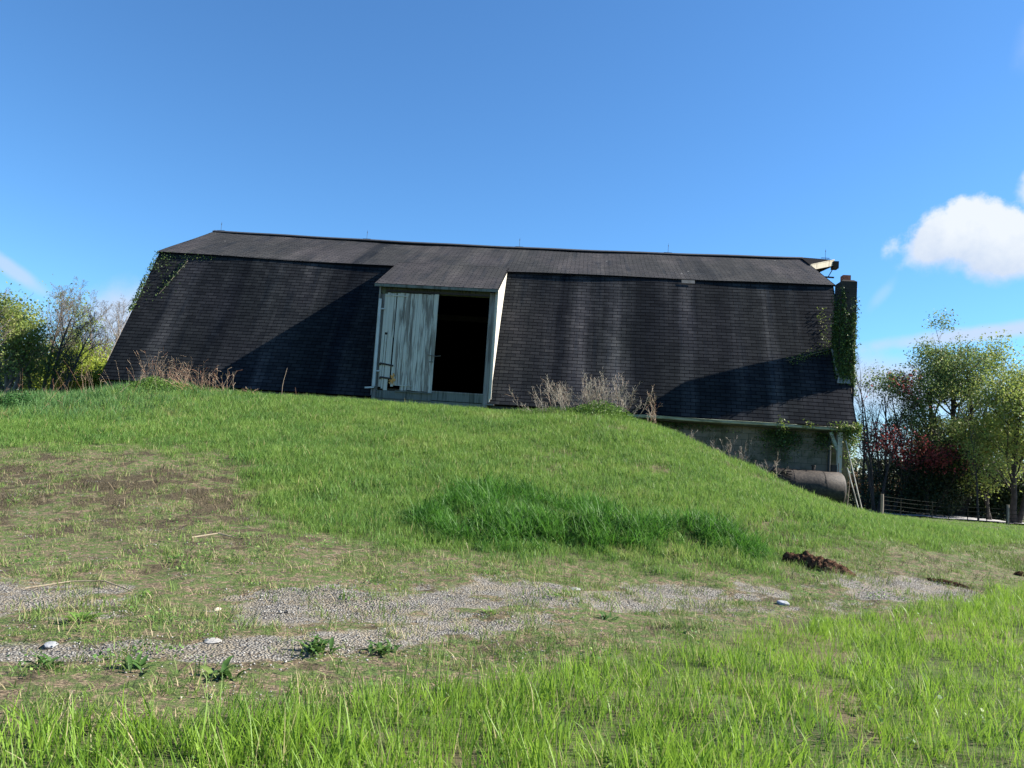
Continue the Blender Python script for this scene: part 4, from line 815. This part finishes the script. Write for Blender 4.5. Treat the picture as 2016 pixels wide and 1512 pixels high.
weed('dead_weeds', 'dense tangle of tan dead weeds on the mound left of the door', 51, [(3.4, -1.9, K(n=60, h=1.0, sx=.5, sy=.25, lean=.3, r_=.0045)), (4.3, -2.0, K(n=60, h=.85, sx=.5, sy=.25, lean=.7, bias=-.4, r_=.0045)), (2.6, -1.9, K(n=14, h=.9, sx=.3, sy=.2, lean=.3)), (4.9, -1.8, K(n=12, h=.7, sx=.3, sy=.2, lean=.5, bias=-.3))])
weed('dead_stalk', 'lone straight dead stalk rising against the shadowed roof', 52, [(6.75, -1.5, K(n=1, h=1.15, sx=.01, sy=.01, lean=.02, r_=.012, top=False, droop=0)), (7.1, -1.5, K(n=1, h=.5, sx=.05, sy=.05, lean=.15, r_=.008, top=False))])
weed('dead_stalk', 'pair of upright dead stalks just right of the weed tangle', 53, [(5.05, -1.5, K(n=3, h=1.05, sx=.15, sy=.05, lean=.1, r_=.009))])
weed('dead_stalk', 'few curved dead stalks in front of the dark eave gap', 54, [(5.9, -1.7, K(n=4, h=.5, sx=.2, sy=.1, lean=.8, droop=2.))])
weed('dead_weeds', 'bent pale weed stalks leaning in front of the left barn corner', 55, [(1.2, -3.2, K(n=8, h=1.15, sx=.6, sy=.5, lean=.4, bias=-.3, r_=.0045)), (2.2, -3.4, K(n=10, h=1.0, sx=.4, sy=.4, lean=.4, bias=-.5, r_=.0045))])
weed('dead_weeds', 'pale straw coloured weeds in the tall grass at the far left', 56, [(-1.0, -4.0, K(n=40, h=.6, sx=1.6, sy=1.2, lean=.4, r_=.003)), (1.5, -6.5, K(n=16, h=.5, sx=1.0, sy=.6, lean=.4, r_=.003))])
weed('dead_weeds', 'thin straw stalks standing in front of the yellow green bush', 57, [(-1.8, .5, K(n=12, h=1.0, sx=1.2, sy=.8, lean=.2, r_=.0035, top=False))])
def brush(name, label, x, y, seed, n, h, w_, mat=None, group='dead brush along the barn', cat='bush', lean=.35, r_=.008, z=None):
    rng = np.random.default_rng(seed); nb = NP()
    for k in range(n):
        ox = rng.normal(0, w_); p = np.array([x + ox, y + rng.normal(0, .25), 0]); p[2] = (H(p[0], p[1]) if z is None else z) - .05; out, tips = [], []
        grow(rng, p, np.array([ox * .35 + rng.normal(0, lean), rng.normal(0, lean * .6), 1.]), h * rng.uniform(.5, 1.1), r_, 0, [LV(6, .12, .03, .4, 6, .25, .5, .42, .7), LV(4, .16, .05, .4, 4, .2, .6, .5, .7), LV(3, .2, 0, .5)], out, tips)
        for lev, P, R in out: nb.add(*tube_np(P, np.maximum(R * .7, .0022), 3))
    o = nb.build(name, mat or M_twig); tag(o, label, cat, group); return o
brush('dead_brush', 'reddish grey dead brush on the knoll right of the door', 15.9, -1.6, 61, 70, 1.1, .62)
brush('dead_brush', 'low brush sprawling at the left foot of the knoll', 14.8, -1.7, 62, 14, .5, .35, lean=.9)
brush('dead_brush', 'spindly bleached weed with a tufted head over the gutter end', 17.75, -1.1, 63, 4, 1.0, .06, M_dry, r_=.006, lean=.1)
brush('dead_brush', 'grey leafless shrub against the block wall under the eave', 20.4, -.25, 64, 26, 1.25, .33, z=1.1)
brush('dead_brush', 'thin grey brush trailing down the bank to the tank', 21.2, -1.0, 65, 22, .8, .3, z=.9)
brush('dead_brush', 'sparse dead stems hugging the wall near the top of the bank', 18.9, -.2, 66, 16, .8, .5, z=1.7)
# green weeds on the knoll and mounds
def leafy(name, label, x, y, seed, n, sx, sy, h, mat, size=.05, group='green weeds on the mound'):
    rng = np.random.default_rng(seed); px = x + rng.normal(0, sx, n); py = y + rng.normal(0, sy, n); e = np.exp(-(((px - x) / (sx * 1.6)) ** 2 + ((py - y) / (sy * 1.6)) ** 2)); pz = height(px, py) + rng.uniform(0, 1, n) * h * e * (.6 + .8 * fbm(px, py, 3, seed))
    V, F = leaves(np.stack([px, py, pz], 1), size, rng, .8); k = len(V); nb = NP(); nb.add(V, F); stalks(nb, rng, x, y, 30, h * .9, sx * .7, sy * .7, .4, .004, False)
    o = nb.build(name, mat); tag(o, label, 'weeds', group); return o
F_weed = foliage('weed_leaf', (.05, .11, .018, 1), (.12, .22, .035, 1), (.16, .26, .05, 1), .2, .35, 1.)
leafy('green_weeds', 'leafy green weeds covering the knoll under the dead brush', 16.3, -1.9, 71, 5200, .62, .38, .42, F_weed)
leafy('green_weeds', 'bushy green weeds at the foot of the tan weed tangle', 3.3, -2.2, 72, 4200, .85, .35, .36, F_weed)
leafy('green_weeds', 'dark green weed mound in the meadow at the far left', 1.0, -5.0, 73, 5000, .42, .35, .5, foliage('dark_weed', (.02, .07, .02, 1), (.05, .13, .03, 1), None, 0, .3, 1.), .05)
leafy('green_weeds', 'small light green weed tuft in the middle of the slope', 13.83, -6.23, 74, 500, .2, .15, .25, F_weed, .035)
leafy('green_weeds', 'green weeds in the gap below the left eave', 1.3, .2, 75, 1600, .8, .15, .45, F_weed, .06)
# climbing vines
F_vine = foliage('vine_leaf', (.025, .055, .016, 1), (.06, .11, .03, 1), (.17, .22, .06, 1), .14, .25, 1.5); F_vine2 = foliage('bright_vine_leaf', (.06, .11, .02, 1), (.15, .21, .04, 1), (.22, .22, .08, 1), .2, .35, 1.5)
def vine(name, label, P, nrm, size, mat, seed, wires=(), group='vines climbing the barn'):
    rng = np.random.default_rng(seed); V, F = leaves(np.array(P), size, rng, .2); root = empty(name, tuple(np.mean(P, 0))); tag(root, label, 'vine', group); mesh_np('foliage', V, F, mat, root); nb = NP()
    for W_ in wires: nb.add(*tube_np(np.array(W_, float), np.linspace(.014, .005, len(W_)), 4))
    if wires: nb.build('stem', bark, root)
rng = np.random.default_rng(5); P = []
for k in range(11000):                       # chimney: front and left faces, thick low, thin at the top
    z = 4.3 + 3.1 * rng.uniform() ** 1.25; u = rng.uniform()
    if rng.uniform() < .58:
        x = 23.66 + .48 * u; dns = np.clip((7.5 - z) / 1.3, .0, 1) * (.35 + .65 * noise_fast(x * 5, z * 2.2)) + (.3 if u < .16 else 0)
        if rng.uniform() < dns and (z < 6.6 or u < .3 or rng.uniform() < .15): P.append((x, .79 - abs(rng.normal(0, .04)), z))
    else:
        if rng.uniform() < np.clip((7.3 - z) / 1.2, .05, 1) * .9: P.append((23.65 - abs(rng.normal(0, .045)), .8 + .6 * rng.uniform(), z))
for k in range(900):
    z = 4.0 + 3.2 * rng.uniform() ** 1.6; P.append((24.15 + abs(rng.normal(0, .06)), .8 + .5 * rng.uniform(), z))
wires = [[(23.7 + .4 * rng.uniform(), .785, 3.6)] + [(23.68 + .44 * rng.uniform(), .783, z) for z in np.linspace(4.2, 6.9, 8)] for _ in range(6)]
vine('climbing_vine', 'dark ivy climbing the chimney', P, None, .065, F_vine, 1, wires)
P = []; 
def on_low(x, z, o=.03): t = (z - EZ) / (BRK[1] - EZ); return (x, t * BRK[0] - o * .88, z + o * .48)
for k in range(300):
    t = rng.uniform(); x = 23.5 - 1.3 * t + rng.normal(0, .07); z = 5.45 - .45 * t + rng.normal(0, .09); P.append(on_low(x, z, rng.uniform(.02, .1)))
for k in range(160): P.append(on_low(23.45 + rng.normal(0, .1), rng.uniform(5.3, 7.0), rng.uniform(.02, .08)))
vine('climbing_vine', 'thin ivy runner creeping from the chimney onto the roof', P, None, .05, F_vine2, 2, [[on_low(23.6 - 1.5 * t, 5.5 - .5 * t, .03) for t in np.linspace(0, 1, 6)]])
P = []
for k in range(1000):
    t = rng.uniform() ** .8; z = 7.95 - 2.6 * t; x = rng.normal(0, .045) - .03 + (abs(rng.normal(0, .55)) if rng.uniform() < .5 * (1 - t) else 0)
    if noise_fast(x * 3, z * 3) > .32: P.append(on_low(x, z + rng.normal(0, .05), rng.uniform(.02, .12)))
for k in range(110):
    t = rng.uniform(); P.append(on_low(1.15 - .45 * t + rng.normal(0, .05), 7.6 - 1.3 * t, .03)); P.append(on_low(rng.uniform(.2, 2.2), 7.75 + rng.normal(0, .06), .03))
vine('climbing_vine', 'dark vine hanging at the upper left corner of the roof', P, None, .065, F_vine, 3, [[on_low(-.02, z, .03) for z in np.linspace(3.6, 7.9, 9)], [on_low(1.2 - .5 * t, 7.6 - 1.4 * t, .02) for t in np.linspace(0, 1, 5)]])
P = []
for k in range(1500):
    x = 24.05 - 2.9 * rng.uniform() ** 1.7; dn = .9 if x > 23.4 else .35
    if noise_fast(x * 4, 3) * .6 + .4 * rng.uniform() < dn: P.append((x, -.12 + rng.normal(0, .06), EZ - .02 + rng.normal(0, .07) - (abs(rng.normal(0, .16)) if rng.uniform() < .3 else 0)))
for k in range(850): P.append((23.8 + rng.normal(0, .11), -.1 + rng.normal(0, .1), 2.95 - abs(rng.normal(0, .5))))
vine('climbing_vine', 'bright green vine spilling over the gutter at the barn corner', P, None, .065, F_vine2, 4, [[(23.75, -.05, .6), (23.8, -.08, 1.5), (23.75, -.1, 2.4), (23.85, -.1, 2.95), (23.2, -.13, 2.93), (22.2, -.12, 2.94)]])
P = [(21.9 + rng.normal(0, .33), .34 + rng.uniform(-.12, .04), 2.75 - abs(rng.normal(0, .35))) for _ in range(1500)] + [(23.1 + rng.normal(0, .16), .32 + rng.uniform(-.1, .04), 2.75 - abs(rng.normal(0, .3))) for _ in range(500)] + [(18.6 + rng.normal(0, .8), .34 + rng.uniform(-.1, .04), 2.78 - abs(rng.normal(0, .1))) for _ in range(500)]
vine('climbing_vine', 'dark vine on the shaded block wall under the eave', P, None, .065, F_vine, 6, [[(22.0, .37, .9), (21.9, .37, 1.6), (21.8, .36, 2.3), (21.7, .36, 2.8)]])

# ------------------------------------------------------------------ small things on the ground
def dung(name, label, x, y, lx, ly, h, seed, rot, cat='dung heap', group=None):
    rng = np.random.default_rng(seed); n = 46; a = np.linspace(-1, 1, n); XX, YY = np.meshgrid(a, a); ca, sa = math.cos(rot), math.sin(rot)
    px = x + XX * lx * ca - YY * ly * sa; py = y + XX * lx * sa + YY * ly * ca; r2 = np.hypot(XX, YY)
    e = np.clip(1 - (r2 + (fbm(px, py, 6, seed) - .5) * .7) ** 2, 0, 1) ** .6 * (1 - .45 * XX); z = height(px, py) - .02 + h * e * (.45 + .9 * fbm(px, py, 14, seed + 1, 3)) * .9
    I2 = (np.arange(n - 1)[:, None] * n + np.arange(n - 1)[None]).ravel(); nb = NP(); nb.add(np.stack([px.ravel(), py.ravel(), z.ravel()], 1), np.stack([I2, I2 + 1, I2 + n + 1, I2 + n], 1))
    for k in range(420):
        u, v_ = rng.uniform(-1, 1), rng.uniform(-1, 1)
        if math.hypot(u, v_) > .95: continue
        i, j = int((v_ + 1) / 2 * (n - 1)), int((u + 1) / 2 * (n - 1)); p = np.array([px[i, j], py[i, j], z[i, j]]); d = unit(rng.normal(size=3) * (1, 1, .5)); l = rng.uniform(.02, .07)
        nb.add(*tube_np(np.array([p - d * l / 2, p + (0, 0, .01), p + d * l / 2]), np.array([.003, .004, .002]), 3))
    m = Mat(name + '_mat', .95, .1); q = m.noise(m.pos(), 22, 7, .75); m.col(m.mix(m.ramp(q, .38, .66), (.022, .012, .008), (.13, .068, .038))); m.bump(q, .9, .03)
    o = nb.build(name, m.m); tag(o, label, cat, group); return o
dung('dung_heap', 'dark brown heap of old dung at the far edge of the gravel track', 19.22, -12.2, .50, .20, .22, 81, -.55)
dung('dung_clod', 'small brown clod lying right of the larger heap', 21.05, -12.1, .34, .09, .06, 82, -.5, 'clod', 'clods on the track')
dung('dung_clod', 'small dark clod near the right edge of the view', 22.9, -10.6, .12, .08, .07, 83, .2, 'clod', 'clods on the track')
dung('dung_clod', 'dark grey clump in the lush dark grass', 17.75, -11.1, .13, .10, .12, 84, .2, 'clod', 'clods on the track')
def rock(label, x, y, s, seed, c, flat=.45, group='rocks on the track'):
    rng = np.random.default_rng(seed); import bmesh
    bm = bmesh.new(); bmesh.ops.create_icosphere(bm, subdivisions=3, radius=1); pl = [unit(rng.normal(size=3)) for _ in range(9)]; lim = rng.uniform(.62, .9, 9)
    for v in bm.verts:
        p = np.array(v.co)
        for q, l in zip(pl, lim):
            dd = p @ q
            if dd > l: p = p - q * (dd - l)
        v.co = Vector(p * (s, s * .75, s * flat) * (1 + .03 * rng.normal()))
    me = bpy.data.meshes.new('rock'); bm.to_mesh(me); bm.free(); o = finish(me, 'rock', plain('rock_mat', c, .85, .2, 30, .3)); o.location = (x, y, H(x, y) - s * flat * .05); o.rotation_euler = (0, 0, rng.uniform(0, 6)); tag(o, label, 'rock', group)
rock('broad whitish flat rock sunk in the lower left of the track', 13.03, -18.29, .085, 1, (.30, .29, .27), .12)

rock('bluish grey rock on the right stretch of gravel', 18.12, -14.45, .085, 3, (.27, .28, .31), .5)


rock('cream stone on the upper left of the track', 12.5, -17.1, .045, 6, (.40, .34, .26), .45)
rock('dark slab among the weeds at the far left', 12.0, -18.6, .07, 7, (.22, .23, .24), .3)

rock('light grey stone near the middle far edge of the gravel', 15.7, -14.9, .06, 9, (.42, .42, .41), .4)
rock('small dark stone by the foreground grass on the right', 18.3, -15.4, .05, 10, (.06, .06, .06), .7)
def rosette(label, x, y, seed, n, l, wd, mat, group='broad leaved weeds on the track', up=.35):
    rng = np.random.default_rng(seed); nb = NP(); z = H(x, y)
    for k in range(n):
        a = rng.uniform(0, 6.283); ox, oy = rng.normal(0, l * .35, 2); L2 = l * rng.uniform(.6, 1.1); e = rng.uniform(up, up + .8); V = []; p = np.array([x + ox, y + oy, z]); d = np.array([math.cos(a), math.sin(a), 0]); sd_ = np.array([-d[1], d[0], 0])
        for s in range(6):
            t = s / 5; ww = wd * math.sin(math.pi * min(.97, t * .85 + .12)) * .5 * rng.uniform(.75, 1.25); V += [p - sd_ * ww + (0, 0, ww * .4), p.copy(), p + sd_ * ww + (0, 0, ww * .4)]
            an = e * (1 - t * 1.1); p = p + (d * math.cos(an) + np.array([0, 0, math.sin(an)])) * L2 / 5
        F = []
        for s in range(5): F += [(3 * s, 3 * s + 1, 3 * s + 4, 3 * s + 3), (3 * s + 1, 3 * s + 2, 3 * s + 5, 3 * s + 4)]
        nb.add(np.array(V), np.array(F))
    o = nb.build('leafy_weed', mat); tag(o, label, 'weed', group)
F_ros = foliage('rosette_leaf', (.035, .085, .018, 1), (.07, .14, .03, 1), (.14, .2, .05, 1), .15, .3, 2); F_ros2 = foliage('light_rosette_leaf', (.09, .17, .03, 1), (.16, .26, .05, 1), None, 0, .35, 2)
for a in (('largest dark leafy weed on the lower track', 13.80, -18.22, 1, 46, .15, .030, F_ros), ('dark leafy weed right of the largest one', 14.25, -18.05, 2, 30, .13, .028, F_ros), ('light green weed at the left end of the grassy strip', 11.85, -18.05, 3, 26, .14, .03, F_ros2),
          ('small sprawling weed near the left foreground', 12.9, -19.05, 4, 14, .13, .03, F_ros), ('weed with one pale upright leaf in the left foreground', 13.45, -19.0, 5, 12, .15, .045, F_ros), ('low weed by the lower left gravel', 12.35, -19.1, 6, 16, .11, .03, F_ros),
          ('tiny light weed on the upper left gravel', 11.7, -16.9, 7, 12, .11, .02, F_ros2), ('dark tuft beside the right stretch of gravel', 16.0, -16.3, 8, 16, .1, .02, F_ros), ('small light weed on the right stretch of gravel', 17.6, -14.6, 9, 12, .09, .025, F_ros2), ('small weed in the middle of the gravel', 14.9, -16.5, 10, 14, .09, .02, F_ros2)): rosette(*a)
M_stick = wood('stick_wood', (.34, .28, .19), (.22, .17, .11), .5).m
def stick(label, pts, r_, group='fallen sticks on the slope'):
    q = MB(); P = [(x, y, H(x, y) + dz) for x, y, dz in pts]; q.tube(P, np.linspace(r_, r_ * .5, len(P)), 6); k = len(P) // 2; a = np.array(P[k]); q.tube([a, a + (.08, .03, .03)], [r_ * .5, r_ * .2], 5); tag(q.build('fallen_stick', M_stick), label, 'stick', group)
stick('long pale curved stick at the left above the gravel', [(10.6, -17.0, .01), (10.9, -16.8, .05), (11.2, -16.75, .06), (11.55, -16.85, .02)], .010)
stick('short bleached stick in the churned soil', [(10.8, -14.3, .01), (11.05, -14.1, .05), (11.3, -14.15, .03)], .014)
stick('forked dry twig near the lush grass', [(12.6, -14.6, .01), (12.85, -14.5, .07), (13.05, -14.35, .10)], .006)
print('objects', len(S.objects))
